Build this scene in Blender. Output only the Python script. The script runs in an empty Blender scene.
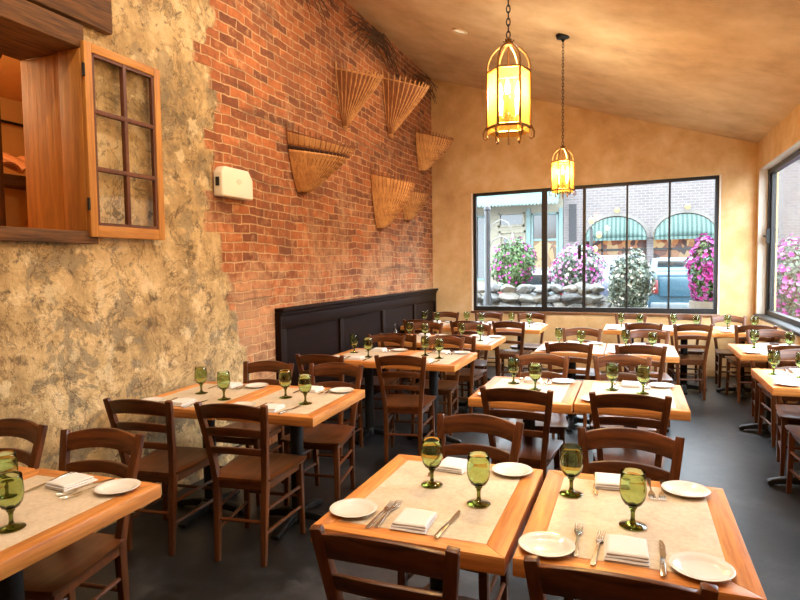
import bpy, bmesh, math, random
from mathutils import Vector, Matrix
R = math.radians
PI = math.pi
random.seed(11)
scene = bpy.context.scene
COL = scene.collection

# ------------------------------------------------------------------ geometry
class MB:
    """collects polygons; build() links them as ONE mesh object"""
    def __init__(s): s.v = []; s.f = []
    def add(s, vs, fs):
        o = len(s.v); s.v += [tuple(p) for p in vs]; s.f += [tuple(i + o for i in f) for f in fs]; return s
    def box(s, x0, x1, y0, y1, z0, z1, M=None):
        vs = [Vector((x, y, z)) for z in (z0, z1) for y in (y0, y1) for x in (x0, x1)]
        if M: vs = [M @ p for p in vs]
        return s.add(vs, [(0, 2, 3, 1), (4, 5, 7, 6), (0, 1, 5, 4), (2, 6, 7, 3), (0, 4, 6, 2), (1, 3, 7, 5)])
    def prism(s, poly, lo, hi, axis=2):
        n = len(poly)
        def P(p, h):
            return {2: (p[0], p[1], h), 1: (p[0], h, p[1]), 0: (h, p[0], p[1])}[axis]
        vs = [P(p, lo) for p in poly] + [P(p, hi) for p in poly]
        fs = [tuple(range(n - 1, -1, -1)), tuple(range(n, 2 * n))]
        fs += [(i, (i + 1) % n, n + (i + 1) % n, n + i) for i in range(n)]
        return s.add(vs, fs)
    def lathe(s, prof, n=24, c=(0, 0, 0)):
        vs, fs, rings = [], [], []
        for r, z in prof:
            if r < 1e-6:
                rings.append([len(vs)]); vs.append((c[0], c[1], c[2] + z))
            else:
                rings.append(list(range(len(vs), len(vs) + n)))
                vs += [(c[0] + r * math.cos(2 * PI * k / n), c[1] + r * math.sin(2 * PI * k / n), c[2] + z) for k in range(n)]
        for a, b in zip(rings, rings[1:]):
            if len(a) == 1 and len(b) == 1: continue
            for k in range(n):
                k2 = (k + 1) % n
                if len(a) == 1: fs.append((a[0], b[k2], b[k]))
                elif len(b) == 1: fs.append((a[k], a[k2], b[0]))
                else: fs.append((a[k], a[k2], b[k2], b[k]))
        return s.add(vs, fs)
    def sweep(s, pts, sec, closed=False, side=None, caps=True):
        """sec(i, t) -> list of (u, w) section points"""
        pts = [Vector(p) for p in pts]; n = len(pts); vs = []; m = 0
        u = None
        for i in range(n):
            if closed: t = pts[(i + 1) % n] - pts[i - 1]
            else: t = pts[min(i + 1, n - 1)] - pts[max(i - 1, 0)]
            t.normalize()
            if side is not None: u = Vector(side)
            elif u is None: u = t.orthogonal()
            u = (u - t * u.dot(t)).normalized(); w = t.cross(u)
            S = sec(i, i / max(1, n - 1)); m = len(S)
            vs += [pts[i] + u * a + w * b for a, b in S]
        fs = []
        for i in range(n if closed else n - 1):
            j = (i + 1) % n
            for k in range(m):
                k2 = (k + 1) % m
                fs.append((i * m + k, i * m + k2, j * m + k2, j * m + k))
        if caps and not closed:
            fs.append(tuple(range(m - 1, -1, -1))); fs.append(tuple((n - 1) * m + k for k in range(m)))
        return s.add(vs, fs)
    def tube(s, pts, r, n=8, closed=False):
        def sec(i, t):
            q = r[i] if isinstance(r, (list, tuple)) else r
            return [(q * math.cos(2 * PI * k / n), q * math.sin(2 * PI * k / n)) for k in range(n)]
        return s.sweep(pts, sec, closed)
    def bar(s, pts, a, b, side):
        def sec(i, t):
            x = (a[i] if isinstance(a, (list, tuple)) else a) / 2; y = (b[i] if isinstance(b, (list, tuple)) else b) / 2
            return [(-x, -y), (x, -y), (x, y), (-x, y)]
        return s.sweep(pts, sec, side=side)
    def build(s, name, m, parent=None, bevel=0, smooth=35, seg=2, loc=None):
        me = bpy.data.meshes.new(name)
        me.from_pydata(s.v, [], s.f)
        bm = bmesh.new(); bm.from_mesh(me)
        bmesh.ops.recalc_face_normals(bm, faces=bm.faces)
        if bevel:
            es = [e for e in bm.edges if len(e.link_faces) == 2 and e.calc_face_angle(0) > R(28)]
            bmesh.ops.bevel(bm, geom=es, offset=bevel, segments=seg, profile=.5, affect='EDGES', clamp_overlap=True)
        bm.to_mesh(me); bm.free()
        if smooth:
            me.shade_smooth()
            me.set_sharp_from_angle(angle=R(smooth))
        for q in (m if isinstance(m, (list, tuple)) else [m]): me.materials.append(q)
        o = bpy.data.objects.new(name, me); COL.objects.link(o)
        if parent: o.parent = parent
        if loc: o.location = loc
        return o

def tag(o, label=None, cat=None, group=None, kind=None):
    if label: o['label'] = label
    if cat: o['category'] = cat
    if group: o['group'] = group
    if kind: o['kind'] = kind
    return o
def thing(name, label, cat, loc=(0, 0, 0), rz=0, group=None):
    o = bpy.data.objects.new(name, None); COL.objects.link(o)
    o.empty_display_size = .05
    o.location = loc; o.rotation_euler = (0, 0, rz)
    return tag(o, label, cat, group)
def copy_tree(o, parent=None):
    c = o.copy(); COL.objects.link(c)
    if parent: c.parent = parent
    for ch in list(o.children): copy_tree(ch, c)
    return c
def struct(name, mb, m, parent=None, **k):
    o = mb.build(name, m, parent, **k)
    if not parent: o['kind'] = 'structure'
    return o

# ------------------------------------------------------------------ materials
def lin(r, g, b):
    f = lambda c: (c / 255 / 12.92) if c / 255 <= .04045 else ((c / 255 + .055) / 1.055) ** 2.4
    return (f(r), f(g), f(b), 1)
class Mat:
    def __init__(s, name, color=(.5, .5, .5, 1), rough=.5, metal=0, **kw):
        s.m = bpy.data.materials.new(name); s.m.use_nodes = True
        s.nt = s.m.node_tree; s.b = s.nt.nodes['Principled BSDF']; s.out = s.nt.nodes['Material Output']
        s.b.inputs['Base Color'].default_value = color
        s.b.inputs['Roughness'].default_value = rough
        s.b.inputs['Metallic'].default_value = metal
        for k, v in kw.items(): s.b.inputs[k.replace('_', ' ')].default_value = v
    def n(s, t, **kw):
        q = s.nt.nodes.new(t)
        for k, v in kw.items(): setattr(q, k, v)
        return q
    def l(s, a, b): s.nt.links.new(a, b)
    def coord(s, scale=(1, 1, 1), kind='Object'):
        tc = s.n('ShaderNodeTexCoord'); mp = s.n('ShaderNodeMapping'); mp.inputs['Scale'].default_value = scale
        s.l(tc.outputs[kind], mp.inputs['Vector']); return mp.outputs['Vector']
    def noise(s, vec, scale, detail=4, rough=.55, dist=0):
        q = s.n('ShaderNodeTexNoise'); q.inputs['Scale'].default_value = scale; q.inputs['Detail'].default_value = detail
        q.inputs['Roughness'].default_value = rough; q.inputs['Distortion'].default_value = dist
        if vec: s.l(vec, q.inputs['Vector'])
        return q.outputs['Fac']
    def ramp(s, fac, stops):
        q = s.n('ShaderNodeValToRGB'); e = q.color_ramp.elements
        while len(e) < len(stops): e.new(.5)
        for i, (p, c) in enumerate(stops): e[i].position = p; e[i].color = c if len(c) == 4 else (*c, 1)
        s.l(fac, q.inputs['Fac']); return q.outputs['Color']
    def mix(s, fac, a, b, mode='MIX'):
        q = s.n('ShaderNodeMix', data_type='RGBA', blend_type=mode)
        for sock, v in ((q.inputs[0], fac), (q.inputs[6], a), (q.inputs[7], b)):
            if isinstance(v, (int, float)): sock.default_value = v
            elif isinstance(v, tuple): sock.default_value = v
            else: s.l(v, sock)
        return q.outputs[2]
    def math(s, op, a, b=None, clamp=False):
        q = s.n('ShaderNodeMath', operation=op, use_clamp=clamp)
        for i, v in enumerate((a, b)):
            if v is None: continue
            if isinstance(v, (int, float)): q.inputs[i].default_value = v
            else: s.l(v, q.inputs[i])
        return q.outputs[0]
    def color(s, c): s.l(c, s.b.inputs['Base Color']); return s
    def bump(s, h, strength=.3, dist=.01):
        q = s.n('ShaderNodeBump'); q.inputs['Strength'].default_value = strength; q.inputs['Distance'].default_value = dist
        s.l(h, q.inputs['Height']); s.l(q.outputs['Normal'], s.b.inputs['Normal']); return s

def wood(name, dark, light, axis=0, rough=.35, sc=14, var=.0, coat=0, stretch=.08, spec=.5, fine=.18, rugged=.08):
    m = Mat(name, rough=rough)
    st = [1, 1, 1]; st[axis] = stretch
    v = m.coord(tuple(st))
    f = m.noise(v, sc, 5, .6, 1.2)
    g = m.noise(v, sc * 6, 3, .6)
    c = m.ramp(f, [(.3, dark), (.68, light)])
    c = m.mix(fine, c, m.ramp(g, [(.35, tuple(x * .45 for x in dark[:3])), (.6, light)]))
    if var:
        oi = m.n('ShaderNodeObjectInfo')
        k = m.math('ADD', m.math('MULTIPLY', oi.outputs['Random'], var), 1 - var / 2)
        q = m.n('ShaderNodeVectorMath', operation='SCALE'); m.l(c, q.inputs[0]); m.l(k, q.inputs['Scale']); c = q.outputs[0]
    m.color(c).bump(g, rugged, .002 if rugged < .2 else .012)
    m.b.inputs['Specular IOR Level'].default_value = spec
    m.b.inputs['Coat Weight'].default_value = coat; m.b.inputs['Coat Roughness'].default_value = .25
    return m.m

CH = (lin(46, 21, 9), lin(114, 62, 25))
chair_wood = {a: wood('chair_wood_' + 'xyz'[a], *CH, axis=a, rough=.36, var=.3, coat=.10, spec=.35) for a in (0, 1, 2)}
TB = (lin(176, 96, 36), lin(232, 160, 82))
table_wood = {a: wood('table_wood_' + 'xyz'[a], *TB, axis=a, rough=.4, sc=10, var=.2, coat=.15, fine=.32) for a in (0, 1)}
old_wood = {a: wood('old_timber_' + 'xyz'[a], lin(52, 30, 12), lin(122, 78, 34), axis=a, rough=.75, sc=8, fine=.5, rugged=.6) for a in (0, 1, 2)}
jamb_wood = wood('jamb_wood', lin(140, 84, 24), lin(196, 128, 46), axis=2, rough=.65, sc=7, fine=.22, rugged=.35)
sash_wood = {a: wood('sash_wood_' + 'xyz'[a], lin(156, 94, 32), lin(212, 148, 66), axis=a, rough=.55, sc=12) for a in (1, 2)}
muntin_wood = wood('muntin_wood', lin(70, 34, 18), lin(110, 56, 30), axis=2, rough=.5)
panel_wood = {a: wood('panel_wood_' + 'xyz'[a], lin(18, 9, 6), lin(36, 19, 12), axis=a, rough=.55, sc=7, spec=.08) for a in (1, 2)}

def inlay():
    m = Mat('stone_inlay', rough=.42)
    v = m.coord(); a = m.noise(v, 9, 6, .6, .6); b = m.noise(v, 60, 3)
    oi = m.n('ShaderNodeObjectInfo')
    c = m.ramp(a, [(.3, lin(190, 172, 146)), (.55, lin(212, 196, 170)), (.75, lin(226, 212, 190))])
    c = m.mix(.25, c, m.ramp(b, [(.35, lin(170, 146, 114)), (.6, lin(216, 202, 178))]))
    m.color(c).bump(b, .04, .002); return m.m
inlay_m = inlay()
iron = Mat('black_iron', lin(26, 25, 25), .5, .4).m
bronze = Mat('lantern_bronze', lin(120, 80, 36), .45, .75).m
dark_metal = Mat('dark_window_metal', lin(34, 30, 28), .4, .3).m
porcelain = Mat('white_porcelain', lin(226, 224, 218), .18, 0, Coat_Weight=.3).m
def linen():
    m = Mat('white_linen', lin(222, 218, 214), .85)
    v = m.coord(); m.bump(m.noise(v, 400, 2), .1, .001); return m.m
linen_m = linen()
steel = Mat('cutlery_steel', lin(200, 196, 186), .22, 1).m
def glass(name, col, rough=0.0, ior=1.45):
    return Mat(name, col, rough, 0, Transmission_Weight=1.0, IOR=ior).m
bowl_glass = glass('green_bowl_glass', (.68, .80, .48, 1))
stem_glass = glass('green_stem_glass', (.16, .20, .03, 1))
clear_glass = glass('clear_glass', (.95, .97, .95, 1))
def pane(name, tint, gloss=.04):
    m = bpy.data.materials.new(name); m.use_nodes = True; nt = m.node_tree; nt.nodes.clear()
    o = nt.nodes.new('ShaderNodeOutputMaterial'); t = nt.nodes.new('ShaderNodeBsdfTransparent'); t.inputs[0].default_value = tint
    g = nt.nodes.new('ShaderNodeBsdfGlossy'); g.inputs['Roughness'].default_value = gloss
    lw = nt.nodes.new('ShaderNodeLayerWeight'); lw.inputs[0].default_value = .5
    pw = nt.nodes.new('ShaderNodeMath'); pw.operation = 'POWER'; pw.inputs[1].default_value = 5
    f = nt.nodes.new('ShaderNodeMath'); f.operation = 'MULTIPLY_ADD'; f.inputs[1].default_value = .4; f.inputs[2].default_value = .02
    nt.links.new(lw.outputs['Facing'], pw.inputs[0]); nt.links.new(pw.outputs[0], f.inputs[0])
    x = nt.nodes.new('ShaderNodeMixShader')
    nt.links.new(f.outputs[0], x.inputs[0]); nt.links.new(t.outputs[0], x.inputs[1]); nt.links.new(g.outputs[0], x.inputs[2]); nt.links.new(x.outputs[0], o.inputs[0])
    return m
pane_m = pane('window_pane', (.95, .97, .97, 1), .01)
old_pane = pane('old_pane', (.97, .965, .95, 1), .02)
def amber():
    m = bpy.data.materials.new('amber_seeded_glass'); m.use_nodes = True; nt = m.node_tree; nt.nodes.clear()
    o = nt.nodes.new('ShaderNodeOutputMaterial'); t = nt.nodes.new('ShaderNodeBsdfTransparent'); t.inputs[0].default_value = (1, .80, .44, 1)
    d = nt.nodes.new('ShaderNodeBsdfTranslucent'); d.inputs[0].default_value = (1, .66, .20, 1)
    x = nt.nodes.new('ShaderNodeMixShader'); x.inputs[0].default_value = .035
    nt.links.new(t.outputs[0], x.inputs[1]); nt.links.new(d.outputs[0], x.inputs[2]); nt.links.new(x.outputs[0], o.inputs[0])
    return m
amber_m = amber()
def emit(name, col, s):
    m = Mat(name, (0, 0, 0, 1), .5); m.b.inputs['Emission Color'].default_value = col; m.b.inputs['Emission Strength'].default_value = s; return m.m
flame_m = emit('candle_bulb_glow', (1, .62, .2, 1), 60)
downlight_m = emit('downlight_glow', (1, .72, .4, 1), .9)

# ---- walls
def plaster(name, stops, sc=1.2, vein=None, bump=.25, rough=.85, seed=0):
    m = Mat(name, rough=rough); v = m.coord()
    a = m.noise(v, sc, 7, .6, .15); b = m.noise(v, sc * 5, 6, .6, .2); d = m.noise(v, sc * 26, 3)
    c = m.ramp(m.math('ADD', m.math('MULTIPLY', a, .6), m.math('MULTIPLY', b, .4)), stops)
    h = m.math('ADD', m.math('MULTIPLY', b, .7), m.math('MULTIPLY', d, .3))
    if vein:
        e = m.noise(v, sc * 2.6, 8, .72, 2.4)
        k = m.ramp(m.math('ABSOLUTE', m.math('SUBTRACT', e, .5)), [(0, (1, 1, 1)), (.035, (0, 0, 0))])
        c = m.mix(m.math('MULTIPLY', k, vein[1]), c, vein[0])
    m.color(c).bump(h, bump, .02); return m
back_plaster = plaster('back_plaster', [(.34, lin(192, 148, 94)), (.5, lin(216, 177, 122)), (.66, lin(234, 206, 160))], .9, bump=.15).m
ceil_plaster = plaster('ceiling_plaster', [(.34, lin(172, 136, 94)), (.5, lin(206, 170, 124)), (.66, lin(226, 196, 150))], .6, bump=.12).m
reveal_plaster = plaster('reveal_plaster', [(.3, lin(214, 206, 190)), (.7, lin(236, 230, 218))], 1.5, bump=.1).m

def left_wall_mat():
    m = Mat('old_brick_and_plaster', rough=.88)
    tc = m.n('ShaderNodeTexCoord'); sp = m.n('ShaderNodeSeparateXYZ'); m.l(tc.outputs['Object'], sp.inputs[0])
    y, z = sp.outputs['Y'], sp.outputs['Z']; P = tc.outputs['Object']
    wob = m.noise(P, 1.1, 3); wob2 = m.noise(P, 7, 3)
    cb = m.n('ShaderNodeCombineXYZ')
    zz = m.math('ADD', z, m.math('MULTIPLY', m.math('SUBTRACT', wob, .5), .10))
    zz = m.math('ADD', zz, m.math('MULTIPLY', m.math('SUBTRACT', wob2, .5), .034))
    yy = m.math('ADD', y, m.math('MULTIPLY', m.math('SUBTRACT', wob2, .5), .045))
    m.l(yy, cb.inputs[0]); m.l(zz, cb.inputs[1])
    br = m.n('ShaderNodeTexBrick'); m.l(cb.outputs[0], br.inputs['Vector'])
    br.inputs['Scale'].default_value = 1; br.inputs['Brick Width'].default_value = .215; br.inputs['Row Height'].default_value = .076
    br.inputs['Mortar Size'].default_value = .0068; br.inputs['Mortar Smooth'].default_value = .35; br.inputs['Bias'].default_value = -.1
    br.inputs['Color1'].default_value = lin(194, 116, 66); br.inputs['Color2'].default_value = lin(122, 70, 44)
    br.inputs['Mortar'].default_value = lin(216, 178, 132)
    n1 = m.noise(P, 14, 5, .65); n2 = m.noise(P, 2.0, 5, .6, .6); n3 = m.noise(P, 45, 3)
    c = m.mix(.75, br.outputs['Color'], m.ramp(n1, [(.3, lin(110, 84, 66)), (.48, lin(206, 190, 172)), (.7, lin(255, 240, 216))]), 'MULTIPLY')
    pb = m.n('ShaderNodeTexVoronoi'); pb.inputs['Scale'].default_value = 5.5; m.l(P, pb.inputs['Vector'])
    ps = m.n('ShaderNodeSeparateColor'); m.l(pb.outputs['Color'], ps.inputs[0])
    c = m.mix(m.math('MULTIPLY', m.ramp(ps.outputs[0], [(.80, (0, 0, 0)), (.82, (1, 1, 1))]), .45), c, lin(92, 58, 40))
    c = m.mix(.35, c, br.outputs['Color'])
    # lime bloom, stronger low on the wall, and sooty courses
    low = m.n('ShaderNodeMapRange'); low.inputs[1].default_value = 2.6; low.inputs[2].default_value = 1.0; low.inputs[3].default_value = .0; low.inputs[4].default_value = .16
    m.l(z, low.inputs[0])
    bloom = m.ramp(m.math('ADD', m.math('ADD', m.math('MULTIPLY', n2, .72), m.math('MULTIPLY', n1, .3)), low.outputs[0]), [(.57, (0, 0, 0)), (.70, (1, 1, 1))])
    c = m.mix(m.math('MULTIPLY', bloom, .42), c, lin(222, 178, 132))
    soot = m.ramp(m.noise(P, 1.3, 6, .7, 1.0), [(.60, (0, 0, 0)), (.72, (1, 1, 1))])
    c = m.mix(m.math('MULTIPLY', soot, .62), c, lin(84, 58, 42))
    mp = m.n('ShaderNodeMapping'); mp.inputs['Scale'].default_value = (1, .55, 8); m.l(P, mp.inputs['Vector'])
    band = m.ramp(m.noise(mp.outputs[0], 1.2, 5, .6), [(.585, (0, 0, 0)), (.66, (1, 1, 1))])
    c = m.mix(m.math('MULTIPLY', band, .5), c, lin(84, 56, 38))
    lite = m.ramp(m.noise(P, 9, 6, .7), [(.56, (0, 0, 0)), (.66, (1, 1, 1))])
    c = m.mix(m.math('MULTIPLY', lite, .4), c, lin(222, 168, 116))
    hb = m.math('ADD', m.math('MULTIPLY', br.outputs['Fac'], -1.0), m.math('MULTIPLY', n1, .7))
    # plaster
    a = m.noise(P, 1.3, 9, .66, .25); b = m.noise(P, 7.5, 9, .68, .3); d = m.noise(P, 34, 4)
    f = m.math('ADD', m.math('MULTIPLY', a, .62), m.math('MULTIPLY', b, .38))
    pc = m.ramp(f, [(.36, lin(120, 102, 74)), (.44, lin(172, 144, 98)), (.51, lin(200, 170, 120)), (.58, lin(222, 194, 144)), (.66, lin(206, 188, 156))])
    fl1 = m.ramp(m.noise(P, 4.2, 9, .68, .4), [(.53, (0, 0, 0)), (.575, (1, 1, 1))])
    low_grey = m.n('ShaderNodeMapRange'); low_grey.inputs[1].default_value = 2.2; low_grey.inputs[2].default_value = .6; low_grey.inputs[3].default_value = .45; low_grey.inputs[4].default_value = .85  # grey flakes get stronger towards the bottom
    m.l(z, low_grey.inputs[0])
    pc = m.mix(m.math('MULTIPLY', fl1, low_grey.outputs[0]), pc, lin(134, 122, 98))
    fl2 = m.ramp(m.noise(P, 10.5, 8, .7, .6), [(.575, (0, 0, 0)), (.63, (1, 1, 1))])
    pc = m.mix(m.math('MULTIPLY', fl2, .72), pc, lin(90, 74, 52))
    e = m.noise(P, 2.6, 9, .7, .5)
    k = m.ramp(m.math('ABSOLUTE', m.math('SUBTRACT', e, .5)), [(0, (1, 1, 1)), (.016, (0, 0, 0))])
    pc = m.mix(m.math('MULTIPLY', k, .7), pc, lin(92, 70, 44))
    fl3 = m.ramp(m.noise(P, 6.1, 7, .62), [(.57, (0, 0, 0)), (.62, (1, 1, 1))])
    pc = m.mix(m.math('MULTIPLY', fl3, .65), pc, lin(228, 206, 160))
    b = m.math('ADD', b, m.math('MULTIPLY', fl1, -.12))
    hp = m.math('ADD', m.math('MULTIPLY', b, 1.2), m.math('MULTIPLY', d, .35))
    # toothed edge between the two
    sn = m.n('ShaderNodeVectorMath', operation='SNAP'); m.l(P, sn.inputs[0]); sn.inputs[1].default_value = (1, 9, .152)
    tooth = m.noise(sn.outputs[0], 3.1, 2)
    edge = m.math('ADD', y, m.math('MULTIPLY', m.math('SUBTRACT', tooth, .5), .75))
    edge = m.math('ADD', edge, m.math('MULTIPLY', m.math('SUBTRACT', wob2, .5), .22))
    lim = m.math('ADD', 3.70, m.math('MULTIPLY', m.math('MAXIMUM', m.math('SUBTRACT', 2.1, z), 0), .26))
    mask = m.ramp(m.math('ADD', m.math('MULTIPLY', m.math('SUBTRACT', edge, lim), 4), .5), [(.42, (0, 0, 0)), (.58, (1, 1, 1))])
    m.color(m.mix(mask, pc, c))
    mh = m.math('ADD', m.math('MULTIPLY', m.math('SUBTRACT', 1, mask), m.math('ADD', hp, .6)), m.math('MULTIPLY', mask, hb))
    m.bump(mh, 1.0, .018)
    return m.m
left_m = left_wall_mat()

def floor_mat():
    m = Mat('slate_floor', rough=.45); v = m.coord()
    a = m.noise(v, 1.3, 6, .6, .5); b = m.noise(v, 9, 9, .75)
    c = m.ramp(m.math('ADD', m.math('MULTIPLY', a, .5), m.math('MULTIPLY', b, .5)), [(.38, lin(12, 11, 11)), (.5, lin(28, 28, 29)), (.64, lin(66, 66, 68))])
    m.color(c).bump(b, .35, .004)
    r = m.n('ShaderNodeMapRange'); m.l(b, r.inputs[0]); r.inputs[3].default_value = .26; r.inputs[4].default_value = .55
    m.l(r.outputs[0], m.b.inputs['Roughness']); return m.m
floor_m = floor_mat()
wicker = wood('wicker', lin(166, 104, 50), lin(232, 176, 108), axis=2, rough=.6, sc=22, var=.2)
wicker_dark = wood('wicker_dark', lin(92, 50, 26), lin(160, 98, 52), axis=2, rough=.65, sc=22, var=.2)
twig_m = wood('twigs', lin(54, 34, 20), lin(104, 68, 38), axis=2, rough=.8)
ivory = Mat('ivory_plastic', lin(240, 230, 208), .4).m
black_plastic = Mat('black_plastic', lin(20, 20, 20), .5).m
ochre = plaster('ochre_room', [(.3, lin(212, 150, 74)), (.7, lin(232, 176, 98))], 1.2, bump=.1).m
clay = Mat('clay_tile', lin(188, 116, 66), .7).m

# ------------------------------------------------------------------ room
XL, XR, YB, YF = -2.95, 1.5, 9.05, -2.6
OY0, OY1, OZ0, OZ1 = 1.30, 2.63, 1.775, 2.875       # opening in the left wall
cz = lambda x: 3.54 - .308 * x                       # ceiling height
T = .47
struct('floor', MB().box(XL - T, XR + .3, YF - .2, YB + .25, -.12, 0), floor_m, smooth=0)
w = MB()
zt = cz(XL) + .02
w.box(XL - T, XL, YF - .2, OY0, 0, zt).box(XL - T, XL, OY1, YB + .25, 0, zt).box(XL - T, XL, OY0, OY1, 0, OZ0).box(XL - T, XL, OY0, OY1, OZ1, zt)
struct('wall_left', w, left_m, smooth=0)
c = MB().prism([(XL - T, cz(XL - T)), (XR + .3, cz(XR + .3)), (XR + .3, cz(XR + .3) + .2), (XL - T, cz(XL - T) + .2)], YF - .2, YB + .25, axis=1)
struct('ceiling', c, ceil_plaster, smooth=0)
# back wall with its window hole (slightly out of level, as an old wall is)
BX0, BX1, BZ0, BZ1 = -2.30, 1.065, .845, 2.675
w = MB(); d0, d1 = YB, YB + .22
for pl in ([(XL, 0), (BX0, 0), (BX0, cz(BX0)), (XL, cz(XL))], [(BX1, 0), (XR, 0), (XR, cz(XR)), (BX1, cz(BX1))],
           [(BX0, 0), (BX1, 0), (BX1, BZ0), (BX0, BZ0)], [(BX0, BZ1 - .03), (BX1, BZ1 + .03), (BX1, cz(BX1)), (BX0, cz(BX0))]):
    w.prism(pl, d0, d1, axis=1)
struct('wall_back', w, back_plaster, smooth=0)
# right wall: long window band; its unseen near end is set to limit daylight
RY0, RY1, RZ0, RZ1 = 2.9, 8.93, .865, 2.725
w = MB()
for y0, y1, z0, z1 in ((YF - .2, RY0, 0, 3.09), (RY1, YB + .22, 0, 3.09), (RY0, RY1, 0, RZ0), (RY0, RY1, RZ1, 3.09)):
    w.box(XR, XR + .22, y0, y1, z0, z1)
struct('wall_right', w, back_plaster, smooth=0)
w = MB().box(XR + .001, XR + .16, RY1 - .012, RY1 - .001, RZ0, RZ1).box(XR + .001, XR + .16, RY0, RY1 - .012, RZ1 - .012, RZ1 - .001)
struct('trim_1', w, reveal_plaster, smooth=0)
struct('wall_front', MB().prism([(XL, 0), (XR, 0), (XR, cz(XR)), (XL, cz(XL))], YF - .2, YF, axis=1), back_plaster, smooth=0)
struct('baseboard_back', MB().box(XL, XR, YB - .018, YB, 0, .10), back_plaster, bevel=.004)

# back window: frame, mullions, panes
MX = (-1.225, -.66, -.082, .465)
def ztop(x): return BZ1 - .03 + .06 * (x - BX0) / (BX1 - BX0)
win = thing('window_1', None, None); win['kind'] = 'structure'
f = MB(); fw = .045; fy0, fy1 = YB + .03, YB + .10
f.prism([(BX0, BZ0), (BX1, BZ0), (BX1, BZ0 + .07), (BX0, BZ0 + .07)], fy0, fy1, 1)
f.prism([(BX0, ztop(BX0) - fw), (BX1, ztop(BX1) - fw), (BX1, ztop(BX1)), (BX0, ztop(BX0))], fy0, fy1, 1)
f.box(BX0, BX0 + fw, fy0, fy1, BZ0 + .07, BZ1 - .06).box(BX1 - fw, BX1, fy0, fy1, BZ0 + .07, BZ1)
f.build('window_frame', dark_metal, win, smooth=0)
for x, ww in ((MX[0], .078), (MX[1], .042), (MX[2], .026), (MX[3], .026)):
    MB().box(x - ww / 2, x + ww / 2, fy0 + .005, fy1 - .005, BZ0 + .07, ztop(x) - fw).build('mullion', dark_metal, win, smooth=0)
xs = [BX0 + fw, *MX, BX1 - fw]
for a, b in zip(xs, xs[1:]):
    MB().prism([(a, BZ0 + .07), (b, BZ0 + .07), (b, ztop(b) - fw), (a, ztop(a) - fw)], YB + .062, YB + .067, 1).build('pane', pane_m, win, smooth=0)
MB().box(-.745, -.70, fy0 - .03, fy0 + .01, 1.62, 1.82).build('latch', iron, win, bevel=.006)
struct('trim_2', MB().box(BX0 - .03, BX1 + .03, YB - .035, YB + .03, BZ0 - .035, BZ0), wood('sill_wood', lin(96, 60, 34), lin(140, 92, 52), axis=0), bevel=.005)
struct('trim_3', MB().box(BX0 - .022, BX0 - .001, YB - .004, YB + .03, BZ0, BZ1 - .03).prism([(BX1 + .001, BZ0), (BX1 + .02, BZ0), (BX1 + .02, BZ1 + .03), (BX1 + .001, BZ1 + .03)], YB - .004, YB + .03, 1), reveal_plaster, smooth=0)
# right window band
win = thing('window_2', None, None); win['kind'] = 'structure'
fx0, fx1 = XR + .10, XR + .17
f = MB().box(fx0, fx1, RY0, RY1 - .02, RZ0, RZ0 + .06).box(fx0, fx1, RY0, RY1 - .02, RZ1 - .075, RZ1 - .015)
f.box(fx0, fx1, RY1 - .09, RY1 - .014, RZ0, RZ1 - .014).box(fx0, fx1, RY0, RY0 + .06, RZ0, RZ1 - .014)
f.build('window_frame', dark_metal, win, smooth=0)
ys = [RY0 + .06, 4.2, 5.45, 6.7, RY1 - .09]
for y in ys[1:-1]:
    MB().box(fx0 + .01, fx1 - .01, y - .025, y + .025, RZ0 + .06, RZ1 - .075).build('mullion', dark_metal, win, smooth=0)
MB().box(fx0 + .02, fx1, RY1 - .17, RY1 - .115, RZ0 + .06, RZ1 - .075).build('mullion', dark_metal, win, smooth=0)
for a, b in zip(ys, ys[1:]):
    MB().box(XR + .135, XR + .14, a, b, RZ0 + .06, RZ1 - .075).build('pane', pane_m, win, smooth=0)
h = MB().box(fx0 - .03, fx0 + .01, RY1 - .15, RY1 - .12, 1.78, 1.96).tube([(fx0 - .02, RY1 - .135, 1.86), (fx0 - .06, RY1 - .15, 1.87), (fx0 - .07, RY1 - .26, 1.86)], .012)
h.build('latch', iron, win)
struct('trim_4', MB().box(XR - .03, XR + .10, RY0, RY1, RZ0 - .03, RZ0 + .004), dark_metal, bevel=.004)

# dark panelling on the brick wall
pn = thing('wainscot', 'dark brown timber wall panelling with capped top rail below the brick', 'wainscot', (XL, 4.55, 0))
L = YB - .01 - 4.55
MB().box(.012, .035, 0, L, .02, 1.12).build('backing_panel', panel_wood[1], pn, smooth=0)
MB().box(.002, .095, -.025, L, 1.155, 1.19).build('cap_rail', panel_wood[1], pn, bevel=.008)
MB().box(.012, .07, -.012, L, 1.115, 1.155).build('cornice_moulding', panel_wood[1], pn, bevel=.012)
MB().box(.03, .055, 0, L, 1.0, 1.115).build('top_rail', panel_wood[1], pn, bevel=.003)
MB().box(.03, .055, 0, L, .0, .16).build('bottom_rail', panel_wood[1], pn, bevel=.003)
for y in (.0, 1.14, 2.30, 3.45, L - .08):
    MB().box(.03, .058, y, y + .08, .16, 1.0).build('stile', panel_wood[2], pn, bevel=.003)
MB().box(.0, .06, -.02, 0, 0, 1.155).build('end_board', panel_wood[2], pn, bevel=.003)

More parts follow.
